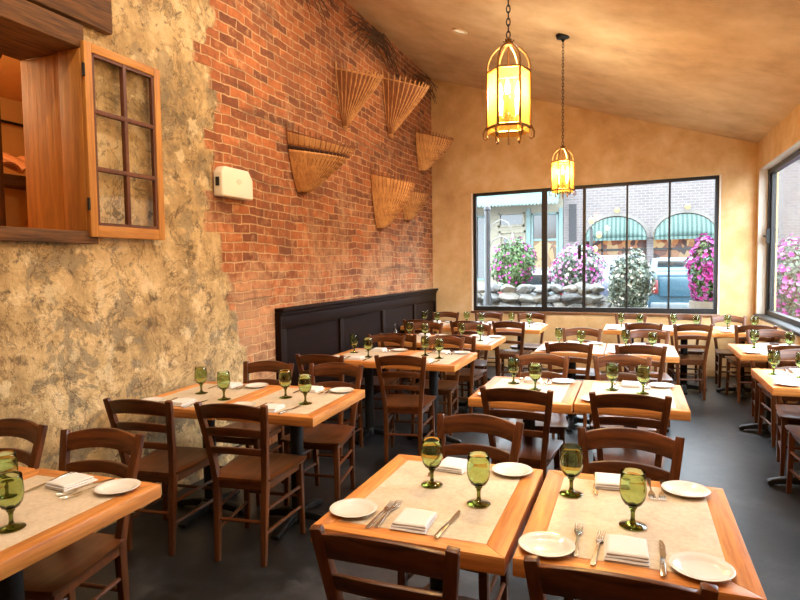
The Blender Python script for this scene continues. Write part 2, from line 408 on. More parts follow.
# ---- opening in the left wall: room behind, timbers, casement
rm = MB()
X2 = -5.6
rm.box(X2 - .1, X2, .4, 5.6, .9, 3.5).box(X2, XL - T, .3, .4, .9, 3.5).box(X2, XL - T, 5.6, 5.7, .9, 3.5)
struct('wall_inner', rm, ochre, smooth=0)
struct('ceiling_inner', MB().box(X2 - .1, XL - T, .3, 5.7, 3.2, 3.3), ochre, smooth=0)
struct('floor_inner', MB().box(X2 - .1, XL - T, .3, 5.7, .85, .95), ochre, smooth=0)
t = thing('lintel_beam', 'rough dark timber beam above the wall opening', 'beam', (XL, 0, 0))
MB().box(.001, .055, .6, 2.80, 2.945, 3.19).build('face_beam', old_wood[1], t, bevel=.012)
MB().box(-T, .045, .6, 2.60, 2.80, 2.935).build('soffit_beam', old_wood[1], t, bevel=.01)
tag(MB().box(XL - T, XL + .05, .6, 2.64, 1.70, 1.772).build('opening_sill', old_wood[1], bevel=.008), 'dark weathered timber sill along the bottom of the wall opening', 'sill')
t = thing('jamb', 'orange timber jamb lining the right side of the wall opening', 'jamb', (XL, 2.6, 0))
MB().box(-T, -.13, -.005, .028, 1.775, 2.80).build('jamb_board', jamb_wood, t, bevel=.004)
MB().box(-.13, .04, -.035, .028, 1.775, 2.80).build('jamb_post', jamb_wood, t, bevel=.006)

def casement():
    t = thing('casement_sash', 'six-pane wooden window sash swung open flat against the plaster wall', 'window', (XL + .068, 2.572, 1.74), R(-.8))
    W, H, D = .575, 1.10, .045; s = .052
    MB().box(-D, 0, 0, s, 0, H).build('stile', sash_wood[2], t, bevel=.004)
    MB().box(-D, 0, W - s, W, 0, H).build('stile', sash_wood[2], t, bevel=.004)
    MB().box(-D, 0, s, W - s, 0, s + .015).build('bottom_rail', sash_wood[1], t, bevel=.004)
    MB().box(-D, 0, s, W - s, H - s, H).build('top_rail', sash_wood[1], t, bevel=.004)
    m0 = .02
    g = MB()
    for a, b, c_, d_ in ((s, W - s, s + .015, s + .033), (s, W - s, H - s - .018, H - s), (s, s + .018, s + .015, H - s), (W - s - .018, W - s, s + .015, H - s)):
        g.box(-.03, -.006, a, b, c_, d_)
    g.build('glazing_bead', muntin_wood, t)
    MB().box(-.034, -.004, W / 2 - .013, W / 2 + .013, s + .015, H - s).build('muntin', muntin_wood, t, bevel=.003)
    ih = (H - 2 * s - .015) / 3
    for k in (1, 2):
        z = s + .015 + ih * k
        MB().box(-.035, -.003, s, W - s, z - .013, z + .013).build('muntin', muntin_wood, t, bevel=.003)
    for i in range(2):
        for k in range(3):
            y0 = s if i == 0 else W / 2; y1 = W / 2 if i == 0 else W - s; z0 = s + .015 + ih * k
            MB().box(-.022, -.019, y0, y1, z0, z0 + ih).build('pane', old_pane, t, smooth=0)
    for z in (.15, .9):
        MB().lathe([(0, 0), (.009, 0), (.009, .07), (0, .07)], 10, (-.0, -.008, z)).build('hinge', iron, t)
casement()

# things seen through the opening
t = thing('counter_shelf', 'dark timber shelf carrying clay tiles in the room behind the opening', 'shelf', (-4.3, 3.35, 0))
MB().box(-.10, .16, -.75, .75, 2.16, 2.24).build('shelf_board', old_wood[1], t, bevel=.006)
MB().box(-.06, .0, -.75, .75, .96, 2.16).build('front_panel', ochre, t)
for k, nm in enumerate(('first', 'second', 'third', 'fourth', 'fifth', 'sixth')):
    y = 2.78 + k * .19
    mb = MB(); pts = []
    n = 8
    out = [(.095 * math.cos(PI * i / n), .07 * math.sin(PI * i / n)) for i in range(n + 1)]
    inn = [(.08 * math.cos(PI * i / n), .055 * math.sin(PI * i / n)) for i in range(n, -1, -1)]
    poly = out + inn
    mb.sweep([(-4.42, y, 2.375), (-4.08, y, 2.246)], lambda i, t_: poly, side=(0, 1, 0))
    tag(mb.build('clay_roof_tile', clay), 'curved orange clay roof tile lying on the shelf behind the wall opening', 'roof tile', 'clay tiles behind the opening')
tag(MB().lathe([(0, .96), (.05, .96), (.05, 2.95), (.075, 3.0), (.075, 3.05), (.05, 3.08), (.05, 3.2), (0, 3.2)], 16, (-4.02, 2.83, 0)).build('timber_column', old_wood[2]), 'dark turned column at the left edge inside the orange room', 'column')
t = thing('wall_rod', 'thin dark rod with hooks on the orange wall behind the opening', 'rod', (X2, 0, 0))
MB().tube([(.06, 3.4, 2.96), (.06, 5.2, 2.96)], .014).build('rod', iron, t)
for y in (3.5, 4.3, 5.1): MB().tube([(0.0, y, 2.96), (.06, y, 2.96)], .01).build('bracket', iron, t)
t = thing('copper_jug', 'small copper jug standing low behind the wall opening', 'jug', (-3.93, 3.06, 1.80))
MB().lathe([(0, 0), (.06, 0), (.075, .05), (.07, .11), (.045, .16), (.05, .2), (.044, .2), (.04, .16), (.062, .11), (.066, .05), (.05, .01), (0, .01)], 20).build('body', Mat('copper', lin(196, 120, 60), .3, .9).m, t)
MB().tube([(.045, 0, .18), (.11, 0, .17), (.11, 0, .09), (.07, 0, .06)], .008).build('handle', Mat('copper_dark', lin(150, 90, 50), .3, .9).m, t)
tag(MB().box(-4.10, -3.6, 2.90, 3.4, .955, 1.80).build('inner_cupboard', jamb_wood, bevel=.006), 'plain orange timber cupboard under the jug behind the opening', 'cupboard')

# white wall box
t = thing('wall_mounted_control_box', 'cream plastic control box fixed to the brick wall', 'alarm box', (XL, 3.90, 2.20))
MB().prism([(-.16, -.105), (.235, -.105), (.235, .05), (.18, .12), (-.12, .12), (-.16, .07)], .002, .085, 0).build('housing', ivory, t, bevel=.012, seg=3)
MB().box(.03, .06, -.168, -.158, -.03, .035).build('side_slot', black_plastic, t)
MB().prism([(.05 + .03 * math.cos(2 * PI * k / 16), .02 + .02 * math.sin(2 * PI * k / 16)) for k in range(16)], .085, .0875, 0).build('embossed_mark', Mat('faint_mark', lin(224, 212, 188), .5).m, t)

# ---- wicker fan baskets
def basket(y, hw, dep, zt_, za, dip, label, band=True, sparse=False):
    H = zt_ - za
    t = thing('wicker_basket', label, 'basket', (XL, y, za), 0, 'fan-shaped wicker wall baskets')
    N = 22 if sparse else 30
    def P(a, k):          # a: 0..pi around the half rim, k: 0 apex .. 1 rim
        g = .07 + .93 * k ** (.92 if sparse else .62)
        bul = 1 + .12 * math.sin(PI * k)
        return Vector((.012 + dep * math.sin(a) * g * bul, -hw * math.cos(a) * g * bul, H * k - dip * math.sin(a) * k * k))
    m0, m1 = (wicker_dark, wicker) if sparse else (wicker, wicker_dark)
    vs = []; fs = []; rows = 26; k1 = .93
    def shell(ka, kb, name, m):
        q = MB(); vs = []; fs = []
        nr = max(2, int(rows * (kb - ka)))
        for r in range(nr + 1):
            k = ka + (kb - ka) * r / nr
            for i in range(4 * N + 1):
                p = P(PI * i / (4 * N), k); wv = .006 * math.sin(i * PI / 2 + r * PI)
                vs.append((p.x + wv, p.y, p.z))
        w_ = 4 * N + 1
        for r in range(nr):
            for i in range(4 * N): fs.append((r * w_ + i, r * w_ + i + 1, (r + 1) * w_ + i + 1, (r + 1) * w_ + i))
        q.add(vs, fs); o = q.build(name, m, t, smooth=60)
        md = o.modifiers.new('thickness', 'SOLIDIFY'); md.thickness = .006
        return o
    if band:
        shell(.03, .66, 'lower_weave', m0); shell(.72, k1, 'upper_weave', m0)
        shell(.66, .72, 'dark_band', Mat('basket_band', lin(58, 32, 18), .7).m)
    else:
        shell(.03, k1, 'weave', m0)
    q = MB()
    for i in range(N + 1):
        a = PI * i / N
        q.tube([P(a, k) + Vector((.004, 0, 0)) for k in (.0, .25, .5, .75, .95, 1.03 + .03 * random.random())], [q_ * (1.35 if sparse else 1) for q_ in (.004, .006, .007, .008, .008, .006)], 6)
    q.build('stakes', m1, t)
    MB().tube([P(PI * i / 24, k1) for i in range(25)], .009, 6).build('rim', m1, t)
    MB().tube([(.0, 0, .02), (.05, .0, -.02), (.06, .05, .0), (.02, .08, .01)], .009, 6).build('hanging_loop', m1, t)
basket(4.99, .21, .57, 2.83, 2.24, .20, 'largest wicker fan basket, dark woven band, nearest on the brick wall')
basket(5.94, .16, .45, 3.68, 3.05, .135, 'upper left fan basket of pale stakes near the ceiling', band=False, sparse=True)
basket(7.24, .18, .54, 3.95, 3.22, .175, 'upper right fan basket of pale stakes near the ceiling', band=False, sparse=True)
basket(8.43, .16, .51, 3.52, 2.93, .16, 'fan basket nearest the back wall corner', band=False)
basket(6.85, .20, .49, 2.71, 2.00, .145, 'lower fan basket in front of the smallest basket', band=False)
basket(7.82, .14, .36, 2.62, 2.17, .085, 'smallest wicker fan basket, low near the back corner', band=False)

# dry twigs tucked where brick meets ceiling
def twigs(y0, y1, n, label):
    t = MB()
    for i in range(n):
        y = random.uniform(y0, y1); L_ = random.uniform(.4, .85); s = random.choice((-1, 1))
        x0 = XL + .05 + random.random() * .06
        zt0 = cz(x0) - .06 - random.random() * .18
        pts = [(x0 + .02 * random.random(), y + s * L_ * q, min(zt0 - L_ * q * q * random.uniform(.1, .5), cz(XL + .15) - .05)) for q in (0, .35, .7, 1)]
        t.tube(pts, [.009, .007, .005, .003], 5)
    return tag(t.build('twig_bundle', twig_m), label, 'twigs')
twigs(4.2, 4.9, 26, 'dry brown twigs under the ceiling, nearest the camera')
twigs(6.5, 6.9, 34, 'thickest bundle of dry brown twigs, above the upper baskets')
twigs(8.3, 8.7, 14, 'few dry brown twigs at the back corner under the ceiling')

# ------------------------------------------------------------------ lanterns
def lantern(x, y, zbody, label):
    top = cz(x)
    t = thing('lantern', label, 'pendant lamp', (x, y, zbody), R(12), 'hexagonal amber lanterns')
    r, h = .104, .27
    pt = lambda k, rr, z: (rr * math.cos(PI / 3 * k), rr * math.sin(PI / 3 * k), z)
    for k in range(6):
        MB().tube([pt(k, r, -.01), pt(k, r, h)], .006, 6).build('post', bronze, t)
        arc = [pt(k, r, h), pt(k, r * 1.0, h + .02), pt(k, r * .94, h + .05), pt(k, r * .78, h + .085), pt(k, r * .52, h + .112), pt(k, r * .26, h + .128), pt(k, r * .15, h + .138), pt(k, r * .24, h + .152)]
        MB().tube(arc, .0055, 6).build('crown_rod', bronze, t)
        sc = [pt(k, r, .012), pt(k, r + .010, -.004), pt(k, r + .020, -.024), pt(k, r + .018, -.048), pt(k, r + .006, -.058), pt(k, r - .004, -.048), pt(k, r + .001, -.036), pt(k, r + .008, -.040)]
        MB().tube(sc, .0045, 6).build('scroll_foot', bronze, t)
        a, b = pt(k, r - .004, -.028), pt(k + 1, r - .004, -.028)
        n_ = Vector(((a[0] + b[0]) / 2, (a[1] + b[1]) / 2, 0)).normalized() * .003
        MB().add([a, b, (b[0], b[1], h), (a[0], a[1], h), (a[0] + n_.x, a[1] + n_.y, -.028), (b[0] + n_.x, b[1] + n_.y, -.028), (b[0] + n_.x, b[1] + n_.y, h), (a[0] + n_.x, a[1] + n_.y, h)],
                 [(0, 1, 2, 3), (7, 6, 5, 4), (0, 4, 5, 1), (1, 5, 6, 2), (2, 6, 7, 3), (3, 7, 4, 0)]).build('amber_pane', amber_m, t, smooth=0)
    for z, nm in ((0, 'bottom_ring'), (h, 'top_ring')):
        MB().tube([pt(k, r, z) for k in range(6)], .007, 6, True).build(nm, bronze, t)
    MB().lathe([(0, h + .12), (.020, h + .125), (.013, h + .142), (.018, h + .152), (.006, h + .166), (0, h + .166)], 14).build('finial', bronze, t)
    MB().tube([(0, 0, h + .16), (0, 0, .07)], .004, 6).build('centre_rod', bronze, t)
    MB().tube([(0, 0, .07), (0, 0, -.085)], .005, 6).build('drop_rod', bronze, t)
    for k in range(3):
        a = 2 * PI * k / 3 + .4; cx_, cy_ = .05 * math.cos(a), .05 * math.sin(a)
        MB().tube([(0, 0, .075), (cx_ * .6, cy_ * .6, .05), (cx_, cy_, .07)], .004, 6).build('candle_arm', bronze, t)
        c_ = MB().lathe([(0, .065), (.013, .065), (.013, .145), (0, .145)], 12, (cx_, cy_, 0)).build('candle_tube', ivory, t)
        MB().lathe([(0, .145), (.009, .15), (.0155, .175), (.011, .20), (.003, .228), (0, .23)], 12, (cx_, cy_, 0)).build('candle_bulb', flame_m, c_)
    # chain and ceiling canopy
    ch = MB(); z = h + .16; i = 0
    while z < top - zbody - .05:
        pts = []
        for k in range(10):
            a = 2 * PI * k / 10; u, v_ = .009 * math.cos(a), .019 * math.sin(a)
            pts.append((u, 0, z + .017 + v_) if i % 2 == 0 else (0, u, z + .017 + v_))
        ch.tube(pts, .0032, 5, True); z += .031; i += 1
    ch.build('chain', iron, t)
    MB().lathe([(0, top - zbody + .01), (.07, top - zbody + .01), (.062, top - zbody - .02), (.02, top - zbody - .035), (.006, top - zbody - .06), (0, top - zbody - .06)], 20).build('ceiling_canopy', iron, t)
    l = bpy.data.lights.new('lantern_light', 'POINT'); l.energy = LAMP; l.color = (1, .83, .60); l.shadow_soft_size = .05
    o = bpy.data.objects.new('lantern_light', l); COL.objects.link(o); o.parent = t; o.location = (0, 0, .17)
LAMP = 118
lantern(-.578, 3.0, 2.225, 'near hexagonal amber glass lantern hanging on a chain, larger in view')
lantern(-.645, 6.083, 2.27, 'far hexagonal amber glass lantern hanging in front of the window')

# recessed ceiling lights: one in view, the rest added
def downlight(x, y, e, label, size=1.0):
    z = cz(x)
    t = thing('downlight', label, 'ceiling light', (x, y, z), 0, 'recessed ceiling lights'); t.rotation_euler = (0, math.atan(.308), 0)
    MB().lathe([(.062, .004), (.085, .004), (.085, -.010), (.078, -.014), (.062, -.010)], 24).build('trim_ring', Mat('downlight_ring', lin(226, 196, 150), .5).m, t)
    MB().lathe([(0, -.002), (.062, -.002), (.062, .004), (0, .004)], 24).build('lens', downlight_m, t)
    l = bpy.data.lights.new('downlight_lamp', 'AREA'); l.shape = 'DISK'; l.size = .13; l.energy = e; l.color = (1, .86, .68)
    o = bpy.data.objects.new('downlight_lamp', l); COL.objects.link(o); o.parent = t; o.location = (0, 0, -.02)
DL = 26
downlight(-1.77, 6.46, 12, 'small recessed round ceiling light near the top of the photo')
for x, y in ((-1.77, 4.2), (-1.77, 1.75), (-.3, .5), (-.3, 1.9), (-.3, 4.4)):  # unseen lights added to brighten the near tables and chairs
    downlight(x, y, DL, 'added unseen ceiling light brightening the dining tables, out of frame')
l = bpy.data.lights.new('inner_room_lamp', 'POINT'); l.energy = 62; l.color = (1, .76, .42); l.shadow_soft_size = .2
o = bpy.data.objects.new('inner_room_lamp', l); COL.objects.link(o); o.location = (-4.6, 2.2, 3.0)

# ------------------------------------------------------------------ chair
def make_chair():
    t = thing('dining_chair', 'x', 'chair')
    W2 = chair_wood
    def post_xy(z):          # centre line of the right post
        k = z / .86
        x = .134 + .008 * k + .046 * max(0, (z - .40) / .46) ** 1.2
        y = -.212 + .028 * min(1, z / .42) - (.088 * max(0, (z - .44) / .42) ** 1.15)
        return x, y
    zs = (0, .15, .30, .43, .52, .62, .72, .80, .862)
    for s in (-1, 1):
        pts = [(s * post_xy(z)[0], post_xy(z)[1], z) for z in zs]
        MB().bar(pts, [.026, .030, .032, .033, .033, .034, .036, .036, .034], [.028, .034, .040, .042, .038, .034, .030, .027, .024], (1, 0, 0)).build('back_post', W2[2], t, bevel=.004)
        lg = MB().bar([(s * .178, .192, 0), (s * .172, .186, .22), (s * .168, .180, .437)], [.026, .032, .036], [.026, .032, .036], (1, 0, 0))
        lg.build('front_leg', W2[2], t, bevel=.004)
    def rail(name, zb0, zt0, ab, at, bow, th=.02):
        N = 12; vs = []; fs = []
        for i in range(N + 1):
            u = -1 + 2 * i / N; e = 1 - u * u
            z0, z1 = zb0 + ab * e, zt0 + at * e
            for (z, dy) in ((z0, -th / 2), (z1, -th / 2), (z1, th / 2), (z0, th / 2)):
                px, py = post_xy(z)
                vs.append((u * (px - .008), py - bow * e + dy, z))
        for i in range(N):
            for k in range(4):
                fs.append((i * 4 + k, i * 4 + (k + 1) % 4, (i + 1) * 4 + (k + 1) % 4, (i + 1) * 4 + k))
        fs += [(3, 2, 1, 0), (N * 4, N * 4 + 1, N * 4 + 2, N * 4 + 3)]
        MB().add(vs, fs).build(name, W2[0], t, bevel=.004)
    rail('crest_rail', .772, .845, .020, .026, .028)
    rail('back_slat', .678, .724, .014, .016, .026)
    rail('back_slat', .580, .618, .010, .010, .022)
    # saddle seat
    nx, ny = 14, 12; top = []; bot = []
    def edge(v):
        y = -.205 + .425 * v
        hw = .168 + .046 * v - .012 * max(0, v - .86) ** 2 / .02
        if v < .08: hw -= (.08 - v) * .25
        return hw, y
    for j in range(ny + 1):
        v = j / ny; hw, y = edge(v)
        for i in range(nx + 1):
            u = -1 + 2 * i / nx
            fy = y + (.018 * (1 - u * u) if j == ny else .018 * (1 - u * u) * v)
            dip = .010 * max(0, 1 - (abs(u) / .85) ** 2) * math.sin(PI * min(1, max(0, v))) ** .7
            r_ = .006 if (i in (0, nx) or j in (0, ny)) else 0
            top.append((u * hw, fy, .458 - dip - r_)); bot.append((u * hw * .97, fy * 1.0, .436))
    w_ = nx + 1; fs = []; n0 = len(top)
    for j in range(ny):
        for i in range(nx):
            a = j * w_ + i; fs.append((a, a + 1, a + w_ + 1, a + w_)); fs.append((n0 + a, n0 + a + w_, n0 + a + w_ + 1, n0 + a + 1))
    ring = [i for i in range(w_)] + [j * w_ + nx for j in range(1, ny + 1)] + [ny * w_ + i for i in range(nx - 1, -1, -1)] + [j * w_ for j in range(ny - 1, 0, -1)]
    for k in range(len(ring)):
        a, b = ring[k], ring[(k + 1) % len(ring)]; fs.append((b, a, n0 + a, n0 + b))
    MB().add(top + bot, fs).build('seat', W2[1], t, smooth=50)
    fr = MB().box(-.150, .150, .165, .187, .392, .437).box(-.128, .128, -.195, -.175, .392, .437)
    for s in (-1, 1): fr.bar([(s * .142, -.17, .414), (s * .166, .17, .414)], .018, .045, (1, 0, 0))
    fr.build('seat_frame', W2[0], t)
    for s in (-1, 1):
        for z in (.165, .285):
            MB().tube([(s * post_xy(z)[0], post_xy(z)[1], z), (s * .173, .187, z)], .0095, 8).build('stretcher', W2[1], t)
    MB().tube([(-.173, .187, .225), (.173, .187, .225)], .0095, 8).build('stretcher', W2[0], t)
    MB().tube([(-post_xy(.225)[0], post_xy(.225)[1], .225), (post_xy(.225)[0], post_xy(.225)[1], .225)], .0095, 8).build('stretcher', W2[0], t)
    return t

# ------------------------------------------------------------------ table
TW, TD, TH = .604, .757, .75
def make_table():
    t = thing('dining_table', 'x', 'table')
    a, b, w_ = TW / 2, TD / 2, .066; z0, z1 = .698, .75
    for poly, ax in (([(-a, -b), (a, -b), (a - w_, -b + w_), (-a + w_, -b + w_)], 0), ([(a, b), (-a, b), (-a + w_, b - w_), (a - w_, b - w_)], 0),
                     ([(-a, b), (-a, -b), (-a + w_, -b + w_), (-a + w_, b - w_)], 1), ([(a, -b), (a, b), (a - w_, b - w_), (a - w_, -b + w_)], 1)):
        MB().prism(poly, z0, z1).build('edge_board', table_wood[ax], t, bevel=.003)
    MB().box(-a + w_, a - w_, -b + w_, b - w_, .705, .7495).build('inlay_panel', inlay_m, t, smooth=0)
    MB().box(-.16, .16, -.16, .16, .688, .698).build('mounting_plate', iron, t, bevel=.003)
    MB().lathe([(0, .05), (.040, .05), (.040, .688), (0, .688)], 20).build('pedestal_column', iron, t)
    MB().lathe([(0, .02), (.06, .02), (.06, .065), (.048, .085), (0, .085)], 20).build('base_hub', iron, t)
    for k in range(4):
        q = k * PI / 2; L_ = .29 if k % 2 else .25
        pts = [(math.cos(q) * r, math.sin(q) * r, z) for r, z in ((.03, .052), (.12, .046), (.22, .028), (L_, .016))]
        MB().bar(pts, [.055, .05, .05, .055], [.05, .045, .034, .022], (-math.sin(q), math.cos(q), 0)).build('base_foot', iron, t, bevel=.006)
        MB().lathe([(0, 0), (.02, 0), (.02, .012), (0, .012)], 10, (math.cos(q) * (L_ - .025), math.sin(q) * (L_ - .025), 0)).build('levelling_foot', black_plastic, t)
    return t

# ------------------------------------------------------------------ tableware
def make_goblet():
    t = thing('goblet', 'x', 'glass', group='green stemmed goblets')
    MB().lathe([(0, 0), (.037, 0), (.040, .002), (.0385, .004), (.02, .008), (.009, .014), (.0065, .024), (.0065, .042), (.009, .052), (.013, .058), (.006, .060), (0, .0605)], 24).build('stem', stem_glass, t, smooth=60)
    MB().lathe([(0, .0606), (.008, .0605), (.015, .0615), (.026, .070), (.035, .086), (.0395, .106), (.0395, .124), (.0372, .145), (.0352, .168), (.0345, .1692), (.0338, .168), (.0357, .145), (.0378, .124), (.0377, .107), (.0332, .089), (.024, .075), (.012, .068), (0, .0675)], 28).build('bowl', bowl_glass, t, smooth=60)
    return t
def make_plate():
    m = MB().lathe([(0, .0), (.046, .0), (.050, .002), (.062, .007), (.076, .0125), (.078, .0145), (.0765, .0155), (.062, .0105), (.052, .0062), (.046, .0045), (0, .0045)], 40)
    return tag(m.build('bread_plate', porcelain, smooth=60), 'x', 'plate', 'white bread plates')
def make_napkin():
    t = thing('napkin', 'x', 'napkin', group='folded white napkins')
    rnd = random.Random(3)
    q = MB()
    zc = 0
    for k in range(3):
        a, b = .058 - .002 * k, .068 - .004 * k
        th = .0065
        dx, dy = rnd.uniform(-.003, .003), rnd.uniform(-.003, .003) + .003 * k
        N = 10; vs = []; fs = []
        for (z, ins) in ((zc, .003), (zc + th * .5, 0), (zc + th, .003)):
            for j in range(N + 1):
                for i in range(N + 1):
                    u, v = -1 + 2 * i / N, -1 + 2 * j / N
                    wob = .0012 * math.sin(3 * u + k) * math.cos(2.5 * v + 2 * k) * (1 if z > zc else .0)
                    vs.append((dx + u * (a - ins * (abs(u) > .99)), dy + v * (b - ins * (abs(v) > .99)), z + wob))
        M_ = (N + 1) ** 2
        for j in range(N):
            for i in range(N):
                p = j * (N + 1) + i
                fs.append((p, p + N + 1, p + N + 2, p + 1)); fs.append((2 * M_ + p, 2 * M_ + p + 1, 2 * M_ + p + N + 2, 2 * M_ + p + N + 1))
        ring = list(range(N + 1)) + [j * (N + 1) + N for j in range(1, N + 1)] + [N * (N + 1) + i for i in range(N - 1, -1, -1)] + [j * (N + 1) for j in range(N - 1, 0, -1)]
        for lay in (0, 1):
            for kk in range(len(ring)):
                p, r_ = ring[kk], ring[(kk + 1) % len(ring)]
                fs.append((lay * M_ + p, lay * M_ + r_, (lay + 1) * M_ + r_, (lay + 1) * M_ + p))
        q.add(vs, fs); zc += th + .0004
    q.build('folded_cloth', linen_m, t, smooth=60)
    return t
def make_fork():
    q = MB()
    pts = [(0, -.095, .003), (0, -.085, .004), (0, -.05, .006), (0, -.01, .009), (0, .025, .007), (0, .04, .004), (0, .052, .003)]
    q.bar(pts, [.010, .013, .010, .0055, .006, .018, .022], [.003] * 7, (1, 0, 0))
    for k in range(4):
        x = -.0088 + .00587 * k
        q.bar([(x, .05, .003), (x, .07, .0035), (x, .095, .0075)], [.0042, .0036, .002], [.0022, .002, .0015], (1, 0, 0))
    q.v = [(a * 1.1, b * 1.12, c_) for a, b, c_ in q.v]
    return tag(q.build('fork', steel, bevel=.0006, seg=1), 'x', 'fork', 'steel forks')
def make_knife():
    t = thing('knife', 'x', 'knife', group='steel table knives')
    MB().bar([(0, -.11, .005), (0, -.10, .006), (0, -.05, .006), (0, .0, .005)], [.012, .016, .014, .010], [.006, .008, .008, .006], (1, 0, 0)).build('handle', steel, t, bevel=.002)
    MB().prism([(-.005, 0), (.007, 0), (.010, .02), (.010, .075), (.004, .105), (-.004, .112), (-.006, .07)], .002, .004).build('blade', steel, t)
    return t
PROTO = dict(chair=make_chair(), table=make_table(), goblet=make_goblet(), plate=make_plate(), napkin=make_napkin(), fork=make_fork(), knife=make_knife())
USED = set()
def place(kind, x, y, z, rz, label, group=None):
    p = PROTO[kind]
    o = p if kind not in USED else copy_tree(p)
    USED.add(kind)
    o.location = (x, y, z); o.rotation_euler = (0, 0, rz); o['label'] = label
    if group: o['group'] = group
    return o

# table name: (x, y, rotation, phrase)
TABLES = {
 'A': (-.622, 1.966, 0, 'left half of foremost centre table'), 'B': (.002, 1.974, 0, 'right half of foremost centre table'),
 'M2L': (-.618, 3.86, 0, 'left half of second centre table'), 'M2R': (-.006, 3.90, 0, 'right half of second centre table'),
 'M3L': (-.540, 5.93, 0, 'left half of third centre table'), 'M3R': (.072, 5.93, 0, 'right half of third centre table'),
 'N1': (-.022, 7.96, 0, 'left third of window-side table'), 'N2': (.584, 7.96, 0, 'middle third of window-side table'), 'N3': (1.19, 7.96, 0, 'right third of window-side table'),
 'R1': (1.135, 4.74, 0, 'nearer table by right window'), 'R2': (1.175, 6.22, 0, 'farther table by right window'),
 'L1R': (-1.925, 1.335, 2, 'aisle half of foremost left table'), 'L1L': (-2.545, 1.305, 2, 'wall half of foremost left table'),
 'L2R': (-1.90, 3.125, 3, 'aisle half of second left table'), 'L2L': (-2.515, 3.075, 3, 'wall half of second left table'),
 'L3R': (-1.62, 4.955, 0, 'aisle half of third left table'), 'L3L': (-2.232, 4.94, 0, 'wall half of third left table'),
 'L4R': (-1.612, 6.235, 0, 'aisle half of fourth left table'), 'L4L': (-2.224, 6.22, 0, 'wall half of fourth left table'),
 'L5R': (-1.352, 7.78, 0, 'aisle third of rearmost left table'), 'L5M': (-1.964, 7.78, 0, 'middle third of rearmost left table'), 'L5L': (-2.572, 7.78, 0, 'wall third of rearmost left table'),
}
for k, (x, y, r, ph) in TABLES.items():
    place('table', x, y, 0, R(r), 'wood-edged table with pale inlay, ' + ph, 'wood-edged dining tables')
# chairs: back-top centre, rotation from facing +y, side, table
CHAIRS = [
 ('A', 'near', -.59, 1.365, 0), ('B', 'near', -.03, 1.385, 0), ('A', 'far', -.64, 2.62, -5), ('B', 'far', -.008, 2.585, -3),
 ('M2L', 'near', -.60, 3.30, 0), ('M2R', 'near', -.01, 3.335, 1), ('M2L', 'far', -.64, 4.60, 4), ('M2R', 'far', -.07, 4.70, 2),
 ('M3L', 'near', -.515, 5.365, 2), ('M3R', 'near', .065, 5.365, 1), ('M3L', 'far', -.50, 6.62, 2), ('M3R', 'far', .15, 6.58, 0),
 ('N1', 'near', .12, 7.36, 3), ('N2', 'near', .63, 7.36, 6), ('N3', 'near', 1.235, 7.37, 3), ('N1', 'far', -.02, 8.66, -2), ('N2', 'far', .64, 8.66, -2), ('N3', 'far', 1.13, 8.56, 4),
 ('R2', 'near', 1.24, 5.66, -2), ('R2', 'far', 1.27, 6.87, 0), ('R1', 'far', 1.20, 5.37, -2), ('R1', 'near', 1.16, 4.13, 0),
 ('L5L', 'near', -2.54, 7.16, 3), ('L5M', 'near', -1.92, 7.18, 4), ('L5R', 'near', -1.40, 7.215, -1), ('L5L', 'far', -2.56, 8.45, 4), ('L5M', 'far', -1.92, 8.46, 4), ('L5R', 'far', -1.31, 8.47, -2),
 ('L4L', 'far', -2.32, 6.87, 1), ('L4R', 'far', -1.73, 6.86, 4), ('L4L', 'near', -2.23, 5.655, 0), ('L4R', 'near', -1.62, 5.665, 0),
 ('L3L', 'far', -2.30, 5.535, 1), ('L3R', 'far', -1.70, 5.545, 2), ('L3L', 'near', -2.29, 4.13, 6), ('L3R', 'near', -1.66, 4.26, 9),
 ('L2L', 'far', -2.47, 3.70, 3), ('L2R', 'far', -1.95, 3.76, 6), ('L2L', 'near', -2.44, 2.42, 8), ('L2R', 'near', -1.90, 2.49, 7),
 ('L1R', 'far', -2.10, 1.89, 7), ('L1L', 'far', -2.64, 1.88, 4),
]
for tb, side, x, y, r in CHAIRS:
    far = side == 'far'
    a = R(r) + (PI if far else 0)
    # back-top centre sits .29 behind the seat origin
    ox, oy = x - .275 * math.sin(a), y + .275 * math.cos(a)
    place('chair', ox, oy, 0, a, 'wooden ladder-back chair on %s side of %s' % (side, TABLES[tb][3]), 'wooden ladder-back chairs')

def setting(tb, side, gob, plate=None, napkin=None, forks=None, knife=None, plate2=None):
    """positions in table coordinates, y measured from that side's edge"""
    tx, ty, r, ph = TABLES[tb]; a = R(r); s = 1 if side == 'near' else -1
    if side == 'far': a += PI
    def W(p):
        lx, ly = p[0], -TD / 2 + p[1]
        return tx + lx * math.cos(a) - ly * math.sin(a), ty + lx * math.sin(a) + ly * math.cos(a)
    def at(kind, p, lab, extra=0, z=TH + .0005):
        x, y = W(p); place(kind, x, y, z, a + R(extra), lab)
    if gob: at('goblet', gob, 'green stemmed glass goblet, %s one on %s' % ('nearer' if side == 'near' else 'farther', ph), random.uniform(0, 90))
    if plate: at('plate', plate, 'white bread plate%s on %s side of %s' % (' left of napkin' if plate2 else '', side, ph))
    if plate2: at('plate', plate2, 'white bread plate right of knife on %s side of %s' % (side, ph))
    if napkin: at('napkin', napkin[:2], 'folded white napkin on %s side of %s' % (side, ph), napkin[2])
    if forks:
        for (fx, fy, fr), w_ in zip(forks, ('left', 'right')): at('fork', (fx, fy), '%s steel fork of pair on %s side of %s' % (w_, side, ph), fr)
    if knife: at('knife', knife[:2], 'steel table knife on %s side of %s' % (side, ph), knife[2])
F = [(-.145, .135, -4), (-.118, .150, -2)]
setting('A', 'near', (.147, .340), (-.222, .142), (-.005, .125, 2), [(-.126, .145, -1), (-.106, .158, 1)], (.098, .150, -3))
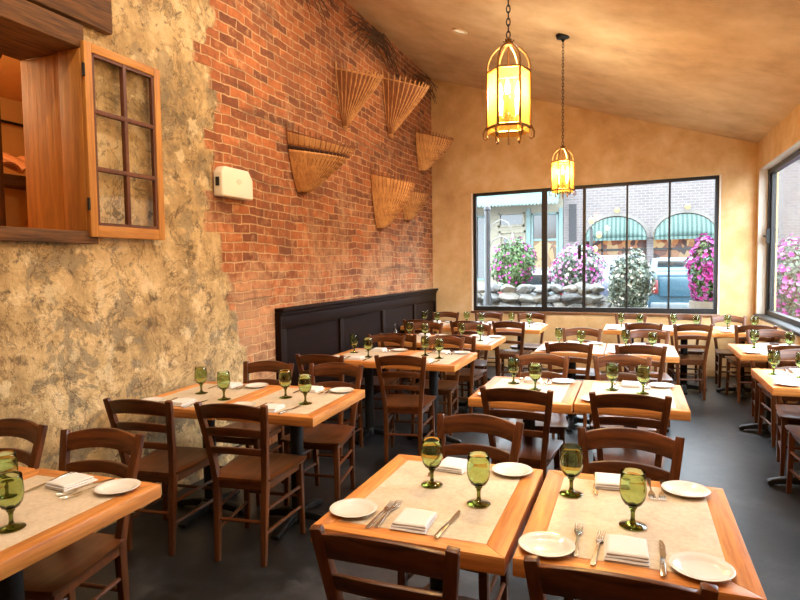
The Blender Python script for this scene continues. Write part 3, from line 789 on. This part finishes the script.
setting('A', 'far', (.055, .302), (-.195, .078), (.030, .090, -6), None, (.10, .12, 4))
setting('B', 'near', (.004, .322), (-.222, .085), (-.012, .135, 2), [(-.145, .165, 2), (-.088, .130, -4)], (.078, .130, -1), (.170, .092))
setting('B', 'far', (.195, .235), (-.175, .090), (.070, .085, 4), [(-.062, .10, 3), (-.10, .10, -2)], (.120, .11, 4))
setting('L1R', 'near', (.125, .30), None, (-.02, .12, 0), F, (.10, .13, 0))
setting('L1R', 'far', (.10, .30), (-.195, .100), (.02, .105, -8), [(-.105, .135, -14), (-.068, .12, -18)], (.11, .12, 2))
setting('L1L', 'far', (-.12, .26), (-.20, .10), (.02, .10, 4), F, (.10, .12, 2))
for tb, near, fa in (('L2R', (.11, .29), (.085, .35)), ('L2L', (.19, .28), (.06, .36)), ('M2L', (.045, .355), (.125, .23)), ('M2R', (.072, .405), (.11, .295)), ('L3R', (.07, .33), (.10, .30)), ('L3L', (.06, .24), (.18, .30)),
                      ('R1', (-.05, .43), (.20, .24)), ('M3L', (.09, .31), (.13, .28)), ('M3R', (.10, .32), (.13, .28))):
    j = lambda: random.uniform(-.012, .012)
    setting(tb, 'near', near, (-.195 + j(), .11 + j()), (.0 + j(), .115 + j(), random.uniform(-8, 8)), [(-.105 + j() * .3, .12, 3), (-.082 + j() * .3, .13, -3)], (.10 + j() * .5, .125, random.uniform(-6, 6)))
    setting(tb, 'far', fa, (-.19 + j(), .10 + j()), (.01 + j(), .11 + j(), random.uniform(-8, 8)), [(-.105 + j() * .3, .12, 3), (-.082 + j() * .3, .13, -3)] if tb[0] != 'M' or tb[1] == '2' else None, (.10 + j() * .5, .125, random.uniform(-6, 6)))
for tb in ('L4R', 'L4L', 'L5R', 'L5M', 'L5L', 'N1', 'N2', 'N3', 'R2'):
    j = lambda: random.uniform(-.012, .012)
    setting(tb, 'near', (.12 + j(), .32 + j()), (-.19 + j(), .11 + j()), (j(), .115 + j(), random.uniform(-8, 8)))
    setting(tb, 'far', (.12 + j(), .28 + j()), (-.19 + j(), .10 + j()), (.01 + j(), .11 + j(), random.uniform(-8, 8)))
# little clear bottle on the fourth left table
t = thing('glass_bottle', 'small clear narrow-necked glass bottle on wall half of fourth left table', 'bottle', (-2.40, 6.02, TH + .0005))
MB().lathe([(0, 0), (.03, 0), (.034, .01), (.034, .06), (.024, .09), (.010, .12), (.009, .17), (.012, .175), (.009, .176), (.007, .17), (.008, .12), (.021, .09), (.031, .06), (.031, .012), (0, .008)], 20).build('body', clear_glass, t, smooth=60)

# ------------------------------------------------------------------ the street outside
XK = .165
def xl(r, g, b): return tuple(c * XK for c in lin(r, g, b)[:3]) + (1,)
asphalt = plaster('asphalt', [(.3, xl(150, 152, 156)), (.7, xl(184, 186, 188))], 2, bump=.2).m
paving = plaster('paving', [(.3, xl(172, 170, 166)), (.7, xl(206, 204, 200))], 3, bump=.2).m
struct('ground', MB().box(-40, 40, YB + .25, 60, -.3, -.06).box(XR + .31, 40, -20, YB + .25, -.3, -.06), asphalt, smooth=0)
struct('sidewalk', MB().box(-14, 14, 18.6, 21, -.06, .10), paving, smooth=0)
def brick_mat(name, c1, c2, mo):
    m = Mat(name, rough=.9)
    tc = m.n('ShaderNodeTexCoord'); sp = m.n('ShaderNodeSeparateXYZ'); cb = m.n('ShaderNodeCombineXYZ')
    m.l(tc.outputs['Object'], sp.inputs[0]); m.l(m.math('ADD', sp.outputs['X'], sp.outputs['Y']), cb.inputs[0]); m.l(sp.outputs['Z'], cb.inputs[1])
    br = m.n('ShaderNodeTexBrick'); m.l(cb.outputs[0], br.inputs['Vector']); br.inputs['Scale'].default_value = 1
    br.inputs['Brick Width'].default_value = .24; br.inputs['Row Height'].default_value = .085; br.inputs['Mortar Size'].default_value = .012
    br.inputs['Color1'].default_value = c1; br.inputs['Color2'].default_value = c2; br.inputs['Mortar'].default_value = mo
    m.color(br.outputs['Color']); return m.m
pale_brick = brick_mat('pale_brick', xl(196, 178, 172), xl(176, 158, 156), xl(216, 208, 204))
arch_stone = Mat('arch_stone', xl(206, 194, 184), .85).m
teal = Mat('teal_paint', xl(116, 190, 178), .6).m
teal_trim = Mat('pale_teal_trim', xl(176, 216, 212), .6).m
cream = Mat('cream_paint', xl(236, 222, 186), .6).m
white_paint = Mat('white_paint', xl(228, 230, 232), .6).m
dark_glass = Mat('shop_glass', xl(88, 96, 100), .15).m
def stripes(name, a, b, n):
    m = Mat(name, rough=.8); v = m.coord()
    w_ = m.n('ShaderNodeTexWave', wave_type='BANDS', bands_direction='X'); w_.inputs['Scale'].default_value = n; m.l(v, w_.inputs['Vector'])
    m.color(m.ramp(w_.outputs['Fac'], [(.42, a), (.58, b)])); return m.m
awning_m = stripes('striped_awning', xl(84, 128, 118), xl(150, 188, 174), 2.4)
lit_amber = emit('lit_shop_window', (1, .62, .28, 1), .55)
lit_cream = emit('lit_door_window', (1, .82, .5, 1), .8)
def glow(name, stops, s, sc=6):
    m = Mat(name, (0, 0, 0, 1)); v = m.coord((1, 1, .7)); f = m.n('ShaderNodeTexVoronoi'); f.inputs['Scale'].default_value = sc; m.l(v, f.inputs['Vector'])
    sp = m.n('ShaderNodeSeparateColor'); m.l(f.outputs['Color'], sp.inputs[0])
    m.l(m.ramp(sp.outputs[0], stops), m.b.inputs['Emission Color']); m.b.inputs['Emission Strength'].default_value = s; return m.m
shop_glow = glow('lit_shop_interior', [(.2, lin(92, 44, 26)), (.45, lin(176, 92, 48)), (.65, lin(232, 150, 84)), (.85, lin(255, 214, 150))], .75)

FY = 21.0
bl = thing('brick_building', 'pale brick building with two arched shopfronts across the street', 'building', (0, FY, 0))
wall = MB()
arcs = [(-.54, .95, 2.37, .72), (1.53, .92, 2.36, .75)]
def arch_pts(cx_, r, z, h, n=18): return [(cx_ + r * math.cos(PI - PI * i / n), z + h * math.sin(PI - PI * i / n)) for i in range(n + 1)]
xs_ = [-2.2, arcs[0][0] - arcs[0][1], arcs[0][0] + arcs[0][1], arcs[1][0] - arcs[1][1], arcs[1][0] + arcs[1][1], 12]
ZT = 5.6
for a, b in ((xs_[0], xs_[1]), (xs_[2], xs_[3]), (xs_[4], xs_[5])): wall.box(a, b, 0, .5, .10 - .16, ZT)
for cx_, r, z, h in arcs:
    ap = arch_pts(cx_, r, z, h)
    for (xa, za_), (xb, zb_) in zip(ap, ap[1:]):
        wall.prism([(xa, za_), (xb, zb_), (xb, ZT), (xa, ZT)], 0, .5, 1)
wall.build('brick_wall', pale_brick, bl, smooth=0)
for cx_, r, z, h in arcs:
    q = MB(); a1 = arch_pts(cx_, r, z, h); a2 = arch_pts(cx_, r + .095, z, h + .12)
    for i in range(len(a1) - 1): q.prism([a1[i], a1[i + 1], a2[i + 1], a2[i]], -.04, .02, 1)
    q.build('arch_surround', arch_stone, bl, smooth=0)
    # striped barrel awning filling the arch
    vs = []; fs = []; n = 16; m_ = 6
    for j in range(m_ + 1):
        k = j / m_
        for i in range(n + 1):
            a = PI - PI * i / n
            vs.append((cx_ + r * .99 * math.cos(a), -.36 * math.sin(PI / 2 * k), z + .0 + (h - .02) * math.sin(a) * math.cos(PI / 2 * k)))
    for j in range(m_):
        for i in range(n): p = j * (n + 1) + i; fs.append((p, p + 1, p + n + 2, p + n + 1))
    q = MB().add(vs, fs)
    q.box(cx_ - r * .99, cx_ + r * .99, -.37, -.35, z - .09, z + .0)
    o_ = q.build('awning', awning_m, bl); md = o_.modifiers.new('thickness', 'SOLIDIFY'); md.thickness = .012
    MB().box(cx_ - r, cx_ + r, .32, .36, .9, z + h).build('shop_window', shop_glow, bl, smooth=0)
    MB().box(cx_ - r, cx_ + r, .2, .5, -.06, .9).build('stall_riser', Mat('stall_riser', xl(120, 104, 96), .7).m, bl, smooth=0)
    fr = MB()
    for xx in (cx_ - r * .45, cx_ + r * .35): fr.box(xx - .03, xx + .03, .26, .31, .9, z + .5)
    fr.box(cx_ - r, cx_ + r, .26, .31, 1.95, 2.03)
    fr.build('shop_window_frame', dark_metal, bl, smooth=0)
    MB().lathe([(0, 0), (.06, 0), (.09, .08), (.06, .15), (0, .16)], 14, (cx_ + .05, -.2, z + h + .1)).build('wall_lamp', emit('street_wall_lamp', (1, .7, .3, 1), 1.6), bl)
MB().box(-2.2, 12, -.06, .0, 4.55, 4.75).build('string_course', arch_stone, bl, smooth=0)

sh = thing('shop_building', 'cream and pale blue shop with teal awning across the street', 'building', (0, FY, 0))
SX0, SX1 = -9.0, -2.21
w = MB()
openings = [(-6.6, -5.6, .9, 3.4), (-5.25, -4.85, 1.0, 3.3), (-4.42, -3.50, 2.86, 3.36), (-4.40, -3.46, .1, 2.72), (-3.27, -2.36, .9, 3.30)]
xsx = sorted({SX0, SX1, *[o_[0] for o_ in openings], *[o_[1] for o_ in openings]})
for a, b in zip(xsx, xsx[1:]):
    holes = sorted([(o_[2], o_[3]) for o_ in openings if o_[0] <= a + 1e-6 and o_[1] >= b - 1e-6]); z = -.06
    for h0, h1 in holes: w.box(a, b, 0, .3, z, h0); z = h1
    w.box(a, b, 0, .3, z, 5.6)
w.build('wall', cream, sh, smooth=0)
for (x0, x1, z0, z1), m_ in zip(openings, (dark_glass, dark_glass, dark_glass, None, None)):
    fr = MB()
    for q in ((x0, x0 + .07, z0, z1), (x1 - .07, x1, z0, z1), (x0, x1, z1 - .07, z1), (x0, x1, z0, z0 + .07)): fr.box(q[0], q[1], -.03, .05, q[2], q[3])
    f_ = fr.build('window_frame', teal_trim if x0 > -3.4 or x0 < -5 else cream, sh, smooth=0)
    if m_: MB().box(x0 + .07, x1 - .07, .05, .08, z0 + .07, z1 - .07).build('pane', m_, f_, smooth=0)
    elif x0 < -4:      # double doors with glazed tops
        for a, b in ((x0 + .07, (x0 + x1) / 2 - .01), ((x0 + x1) / 2 + .01, x1 - .07)):
            d_ = MB().box(a, b, .05, .09, z0, z1 - .07).build('shop_door', cream, sh, smooth=0)
            MB().box(a + .1, b - .1, .035, .05, 1.0, z1 - .25).build('pane', dark_glass, d_, smooth=0)
    else:
        MB().box(x0 + .07, x1 - .07, .05, .08, 2.42, z1 - .07).build('pane', dark_glass, f_, smooth=0)
        MB().box(x0 + .07, x1 - .07, .05, .08, z0 + .07, 2.34).build('lit_pane', glow('lit_shop_display', [(.2, lin(176, 120, 60)), (.5, lin(240, 190, 100)), (.8, lin(255, 226, 160))], .9, 4), f_, smooth=0)
        MB().box(x0, x1, -.02, .06, 2.34, 2.42).build('transom_bar', teal_trim, f_, smooth=0)
MB().box(-3.44, -3.29, -.06, 0, -.06, 3.45).build('pilaster', teal_trim, sh, smooth=0)
MB().box(-2.345, -2.215, -.06, 0, -.06, 3.45).build('pilaster', teal_trim, sh, smooth=0)
aw = MB().prism([(-1.3, 3.72), (-1.3, 3.62), (0, 4.15), (0, 4.35)], SX0, -2.215, 0)
aw.build('awning_roof', teal, sh, smooth=0)
v_ = MB(); n = 60
for i in range(n):
    a = SX0 + (-2.215 - SX0) * i / n; b = SX0 + (-2.215 - SX0) * (i + 1) / n
    v_.prism([(a, 3.74), (a, 3.52), ((a + b) / 2, 3.44), (b, 3.52), (b, 3.74)], -1.34, -1.31, 1)
v_.build('awning_valance', teal_trim, sh, smooth=0)
MB().box(-2.02, -1.78, -.03, .0, 2.3, 3.55).build('dark_slot_strip', Mat('slot_dark', xl(84, 80, 84), .8).m, bl, smooth=0)  # thin dark strip on the wall face for the dark slot

# neighbouring buildings seen from the right-hand window
nb = thing('grey_building', 'plain grey building beyond the right-hand window', 'building', (13, 10, 0))
MB().box(0, .4, -14, 22, -.06, 4.6).build('wall', brick_mat('grey_brick', xl(190, 186, 184), xl(172, 168, 168), xl(208, 204, 202)), nb, smooth=0)
for y in (-8, -3, 2, 7, 12):
    f_ = MB().box(-.05, .0, y, y + 2.2, .9, 2.9).build('window_frame', white_paint, nb, smooth=0)
    MB().box(-.06, -.05, y + .1, y + 2.1, 1.0, 2.8).build('pane', dark_glass, f_, smooth=0)

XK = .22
# ---- parked vehicles seen from behind
def car(name, label, x, y, prof, width, paint, glass_z, wheel_r=.34, tail=None):
    t = thing(name, label, 'car', (x, y, -.06))
    h = width / 2
    body = MB()
    sections = [(-h, .90), (-h * .97, .985), (-h * .8, 1.0), (h * .8, 1.0), (h * .97, .985), (h, .90)]
    n = len(prof); vs = []; fs = []
    zc_ = .75
    for u, k in sections:
        for (py, pz) in prof:
            tumble = 1 - .16 * max(0, pz - 1.0)
            vs.append((u * tumble, py * (1 if k == 1 else k ** .25), zc_ + (pz - zc_) * k))
    for s in range(len(sections) - 1):
        for i in range(n): j = (i + 1) % n; fs.append((s * n + i, s * n + j, (s + 1) * n + j, (s + 1) * n + i))
    fs.append(tuple(range(n))); fs.append(tuple((len(sections) - 1) * n + i for i in range(n)))
    body.add(vs, fs); body.build('body', paint, t, bevel=.03)
    L_ = max(p[0] for p in prof)
    for s in (-1, 1):
        for wy in (.75, L_ - .85):
            w_ = MB(); r = wheel_r
            w_.sweep([(s * (h - .22), wy, r), (s * (h - .0), wy, r)], lambda i, t_: [(r * math.cos(2 * PI * k / 24), r * math.sin(2 * PI * k / 24)) for k in range(24)], side=(0, 1, 0))
            wo = w_.build('wheel', black_plastic, t, bevel=.03)
            MB().sweep([(s * (h - .01), wy, r), (s * (h + .006), wy, r)], lambda i, t_: [(r * .62 * math.cos(2 * PI * k / 20), r * .62 * math.sin(2 * PI * k / 20)) for k in range(20)], side=(0, 1, 0)).build('hubcap', steel, wo)
    return t
blue = Mat('blue_paint', xl(96, 150, 176), .3, .2, Coat_Weight=.5).m
lilac = Mat('lilac_paint', xl(150, 160, 190), .3, .2, Coat_Weight=.5).m
silver = Mat('silver_paint', xl(190, 206, 214), .3, .3, Coat_Weight=.5).m
red_l = Mat('tail_light', xl(190, 40, 44), .3).m
tk = car('pickup_truck', 'blue pickup truck parked outside the right part of the window', 1.28, 14.6,
         [(.12, .42), (.08, .8), (.06, 1.34), (.1, 1.40), (2.0, 1.40), (2.1, 1.52), (2.5, 1.74), (3.6, 1.74), (4.2, 1.32), (5.3, 1.2), (5.45, .9), (5.4, .42)], 1.9, blue, None, .38)
MB().box(-.72, .72, .02, .065, .85, 1.28).build('tailgate', blue, tk, bevel=.02)
MB().box(-.9, .9, -.06, .10, .52, .72).build('bumper', silver, tk, bevel=.03)
MB().box(-.7, .7, 2.03, 2.10, 1.46, 1.66, Matrix.Translation((0, .05, 0))).build('rear_window', dark_glass, tk, bevel=.01)
for s in (-1, 1): MB().box(s * .82 - .07, s * .82 + .07, .01, .07, .92, 1.22).build('tail_light', red_l, tk, bevel=.01)
MB().box(-.16, .16, -.075, -.055, .55, .69).build('number_plate', white_paint, tk, bevel=.004)
sv = car('estate_car', 'lilac grey estate car with roof bars parked behind the white flower bush', -.60, 16.2,
         [(.15, .40), (.05, .75), (.08, 1.15), (.30, 1.70), (.5, 1.82), (2.4, 1.84), (3.3, 1.35), (4.4, 1.15), (4.55, .75), (4.5, .40)], 1.82, lilac, None, .34)
MB().box(-.62, .62, -.02, .03, 1.22, 1.62, Matrix.Translation((0, .12, 0)) @ Matrix.Rotation(R(-22), 4, 'X') @ Matrix.Translation((0, -.0, .0))).build('rear_window', dark_glass, sv, bevel=.01)
MB().box(-.85, .85, -.02, .12, .45, .66).build('bumper', lilac, sv, bevel=.03)
for s in (-1, 1):
    MB().box(s * .78 - .06, s * .78 + .06, .0, .10, .85, 1.15).build('tail_light', red_l, sv, bevel=.01)
    MB().tube([(s * .6, .6, 1.84), (s * .6, .7, 1.92), (s * .6, 2.2, 1.92), (s * .6, 2.3, 1.84)], .02).build('roof_bar', silver, sv)
sc_ = car('small_car', 'silver car with red stripe behind the two pink flower bushes', -2.35, 14.8,
          [(.10, .40), (.02, .72), (.06, 1.02), (.35, 1.42), (.8, 1.50), (2.0, 1.50), (2.9, 1.06), (3.8, .95), (3.95, .7), (3.9, .40)], 1.66, silver, None, .31)
MB().box(-.5, .5, .1, .14, 1.08, 1.36, Matrix.Translation((0, .02, 0))).build('rear_window', dark_glass, sc_, bevel=.01)
for s in (-1, 1): MB().box(s * .70 - .08, s * .70 + .08, -.01, .06, .72, 1.05).build('tail_light', red_l, sc_, bevel=.01)
MB().box(-.8, .8, -.05, .08, .42, .60).build('bumper', silver, sc_, bevel=.03)

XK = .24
# ---- stone wall, flower bushes, post
stone_m = []
for i, col in enumerate((xl(176, 176, 174), xl(206, 204, 198), xl(140, 142, 142), xl(190, 182, 170))):
    m = Mat('stone_%d' % i, rough=.85); v = m.coord(); m.color(m.ramp(m.noise(v, 5, 6, .65), [(.3, tuple(x * .6 for x in col[:3])), (.6, col)])).bump(m.noise(v, 12, 5), .4, .02); stone_m.append(m.m)
swall = thing('stone_wall', 'low dry-stacked wall of pale rough rocks outside the window', 'stone wall', (-1.9, 11.30, -.06))
rnd = random.Random(5)
def stone(cx_, cy_, cz_, a, b, c_):
    bm = bmesh.new(); bmesh.ops.create_icosphere(bm, subdivisions=2, radius=1)
    d = [Vector((rnd.uniform(-1, 1), rnd.uniform(-1, 1), rnd.uniform(-1, 1))).normalized() for _ in range(7)]
    hh = [rnd.uniform(.55, .85) for _ in d]
    for v in bm.verts:
        for n_, h_ in zip(d, hh):
            q = v.co.dot(n_)
            if q > h_: v.co -= n_ * (q - h_)
        v.co = Vector((v.co.x * a, v.co.y * b, v.co.z * c_))
    me = bpy.data.meshes.new('stone'); bm.to_mesh(me); bm.free(); me.materials.append(rnd.choice(stone_m))
    o_ = bpy.data.objects.new('stone', me); COL.objects.link(o_); o_.parent = swall; o_.location = (cx_, cy_, cz_)
    o_.rotation_euler = (rnd.uniform(-.15, .15), rnd.uniform(-.2, .2), rnd.uniform(0, 6))
z = .16; row = 0
while z < 1.2:
    x = -1.6 + rnd.uniform(0, .15)
    x1 = 1.36 - max(0, z - .8) * .3
    while x < x1:
        a = rnd.uniform(.12, .24)
        stone(x + a - .05, rnd.uniform(-.04, .04) + row * .012, z, a, rnd.uniform(.16, .24), rnd.uniform(.085, .125)); x += a * 1.55
    z += .165; row += 1
soil = Mat('soil', xl(90, 76, 62), .9).m
tag(MB().box(-3.4, -.45, 11.66, 12.9, -.06, .88).build('raised_bed', soil, bevel=.06), 'raised earth bed behind the stone wall under the flower bushes', 'planting bed')
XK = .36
def leafmat(name, a, b):
    m = Mat(name, rough=.6); v = m.coord(); m.color(m.ramp(m.noise(v, 18, 3), [(.35, a), (.65, b)])); return m.m
leaf_a = leafmat('leaf_green', xl(60, 100, 48), xl(140, 182, 110)); leaf_b = leafmat('leaf_grey_green', xl(84, 108, 92), xl(176, 194, 172))
def bush(label, x, y, z, rx, rz_, leaf, pet, nl, nf, seed, pot=None, fsize=.034, below=.5):
    rn = random.Random(seed)
    t = thing('flower_bush', label, 'flowering plant', (x, y, z))
    def shell(k):
        while True:
            p = Vector((rn.gauss(0, 1), rn.gauss(0, 1), rn.gauss(0, 1))).normalized()
            if p.z > -.95: break
        lump = 1 + .12 * math.sin(5 * p.x + seed) * math.cos(4 * p.z + 2 * seed) + .06 * math.sin(9 * p.y + p.z * 7)
        return p, Vector((p.x * rx, p.y * rx, p.z * rz_)) * lump * k
    q = MB()
    for i in range(nl):
        p, c_ = shell(rn.uniform(.6, 1.02)); s = rn.uniform(.03, .055)
        d = (p + Vector((rn.uniform(-.9, .9), rn.uniform(-.9, .9), rn.uniform(-.6, .9)))).normalized(); u = d.orthogonal().normalized(); 
        u = Matrix.Rotation(rn.uniform(0, 6), 3, d) @ u; w_ = d.cross(u)
        q.add([c_ - u * s, c_ + w_ * s * .45 + d * s * .2, c_ + u * s, c_ - w_ * s * .45 + d * s * .2], [(0, 1, 2), (0, 2, 3)])
    tag(q.build('foliage', leaf, t, smooth=0))
    bms = {}
    for i in range(nf):
        p, c_ = shell(rn.uniform(.97, 1.08)); s = fsize * rn.uniform(.7, 1.25); k = rn.randrange(len(pet))
        d = (p + Vector((rn.uniform(-.4, .4), rn.uniform(-.4, .4), rn.uniform(-.3, .5)))).normalized(); u = d.orthogonal().normalized(); w_ = d.cross(u)
        vs = [c_ - d * s * .5] + [c_ + (u * math.cos(2 * PI * j / 10) + w_ * math.sin(2 * PI * j / 10)) * s * (1 if j % 2 == 0 else .7) for j in range(10)]
        bms.setdefault(k, MB()).add(vs, [(0, 1 + j, 1 + (j + 1) % 10) for j in range(10)])
    for k, b_ in bms.items():
        b_.build('blossoms', pet[k], t, smooth=0)['kind'] = 'stuff'
    if pot:
        MB().lathe([(0, pot), (.26, pot), (.30, -rz_ * .80), (.26, -rz_ * .80), (.24, pot + .1), (0, pot + .1)], 20).build('planter', Mat('planter_stone', xl(150, 140, 128), .8).m, t)
    st = MB()
    for k in range(5): a = 2 * PI * k / 5; st.tube([(.02 * math.cos(a), .02 * math.sin(a), (pot + .08) if pot else -rz_ - .06), (.1 * math.cos(a), .1 * math.sin(a), -.2), (.3 * rx * math.cos(a), .3 * rx * math.sin(a), .1)], .012, 5)
    st.build('stems', twig_m, t)
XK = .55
mag = Mat('magenta_petal', xl(206, 52, 170), .6).m; pink = Mat('pink_petal', xl(232, 142, 214), .6).m; wht = Mat('white_petal', xl(240, 240, 228), .6).m; lil = Mat('lilac_petal', xl(196, 110, 196), .6).m
bush('magenta and green flower bush above the stone wall, left of window bar', -2.22, 11.95, 1.54, .44, .50, leaf_a, [mag, lil, mag], 2600, 190, 1)
bush('pale pink flower bush above the stone wall beside thick window bar', -1.00, 12.1, 1.44, .50, .47, leaf_b, [pink, mag, pink, pink, wht], 2400, 480, 2)
bush('round white flowering bush in a planter outside the window', -.05, 11.0, 1.22, .37, .52, leaf_b, [wht], 2600, 170, 3, pot=-1.28, fsize=.028)
bush('bright magenta flower bush in a planter at window right end', 1.14, 10.6, 1.38, .32, .55, leaf_a, [mag, mag, lil], 1500, 420, 4, pot=-1.44, fsize=.04)
bush('pink and magenta flower bush outside the right-hand window', 2.36, 10.9, 1.20, .40, .64, leaf_b, [pink, mag], 1800, 420, 6, pot=-1.26, fsize=.04)
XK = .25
t = thing('street_post', 'grey iron street post with curled hooks outside left window pane', 'post', (-2.50, 10.92, -.06))
MB().lathe([(0, 0), (.09, 0), (.08, 1.0), (.055, 1.1), (.05, 2.6), (.07, 2.62), (.05, 2.68), (0, 2.70)], 16).build('shaft', Mat('post_grey', xl(92, 94, 100), .5, .4).m, t)
for s, z in ((1, 2.35), (1, 2.05)):
    MB().tube([(0, 0, z - .2), (.1, 0, z), (.24, 0, z + .08), (.38, 0, z + .02), (.42, 0, z - .08)], .012, 6).build('hook', white_paint, t)
t = thing('reflection_globes', 'three glowing globes on a pole standing in for window reflections', 'glowing globes', (-.83, 13.4, -.06))  # globes and pole stand in for warm reflections in the glass
MB().lathe([(0, 0), (.10, 0), (.06, .3), (.04, .5), (.035, 2.35), (0, 2.4)], 14).build('pole', iron, t)
for gx, gz in ((.0, 2.52), (.16, 2.22), (.08, 1.92)):
    MB().tube([(0, 0, gz - .25), (gx, -.04, gz - .12)], .015, 6).build('arm', iron, t)
    MB().lathe([(0, gz - .08), (.04, gz - .06), (.06, gz), (.04, gz + .05), (0, gz + .07)], 16, (gx, -.05, 0)).build('globe', emit('globe_glow', (1, .62, .24, 1), 2.4), t)

# ------------------------------------------------------------------ light, camera, view
wd = bpy.data.worlds.new('overcast_sky'); scene.world = wd; wd.use_nodes = True
bg = wd.node_tree.nodes['Background']; bg.inputs[0].default_value = (.80, .90, 1.0, 1); bg.inputs[1].default_value = 20

def basis(yaw, pitch, roll):
    f = Vector((-math.sin(yaw) * math.cos(pitch), math.cos(yaw) * math.cos(pitch), -math.sin(pitch)))
    r = f.cross(Vector((0, 0, 1))).normalized(); u = r.cross(f)
    return r * math.cos(roll) + u * math.sin(roll), u * math.cos(roll) - r * math.sin(roll), f
r, u, f = basis(math.atan(233 / 600), math.atan(34 / 600), -.013)
cam = bpy.data.cameras.new('camera'); co = bpy.data.objects.new('camera', cam); COL.objects.link(co)
cam.sensor_width = 36; cam.lens = 27.0; cam.clip_start = .05; cam.clip_end = 200
co.matrix_world = Matrix(((r.x, u.x, -f.x, 0), (r.y, u.y, -f.y, 0), (r.z, u.z, -f.z, 1.55), (0, 0, 0, 1)))
scene.camera = co
vs_ = scene.view_settings; vs_.view_transform = 'Standard'; vs_.look = 'None'; vs_.gamma = 1; vs_.exposure = 0.03; vs_.use_curve_mapping = False
scene.cycles.max_bounces = 10; scene.cycles.transparent_max_bounces = 16
scene.cycles.sample_clamp_indirect = 4
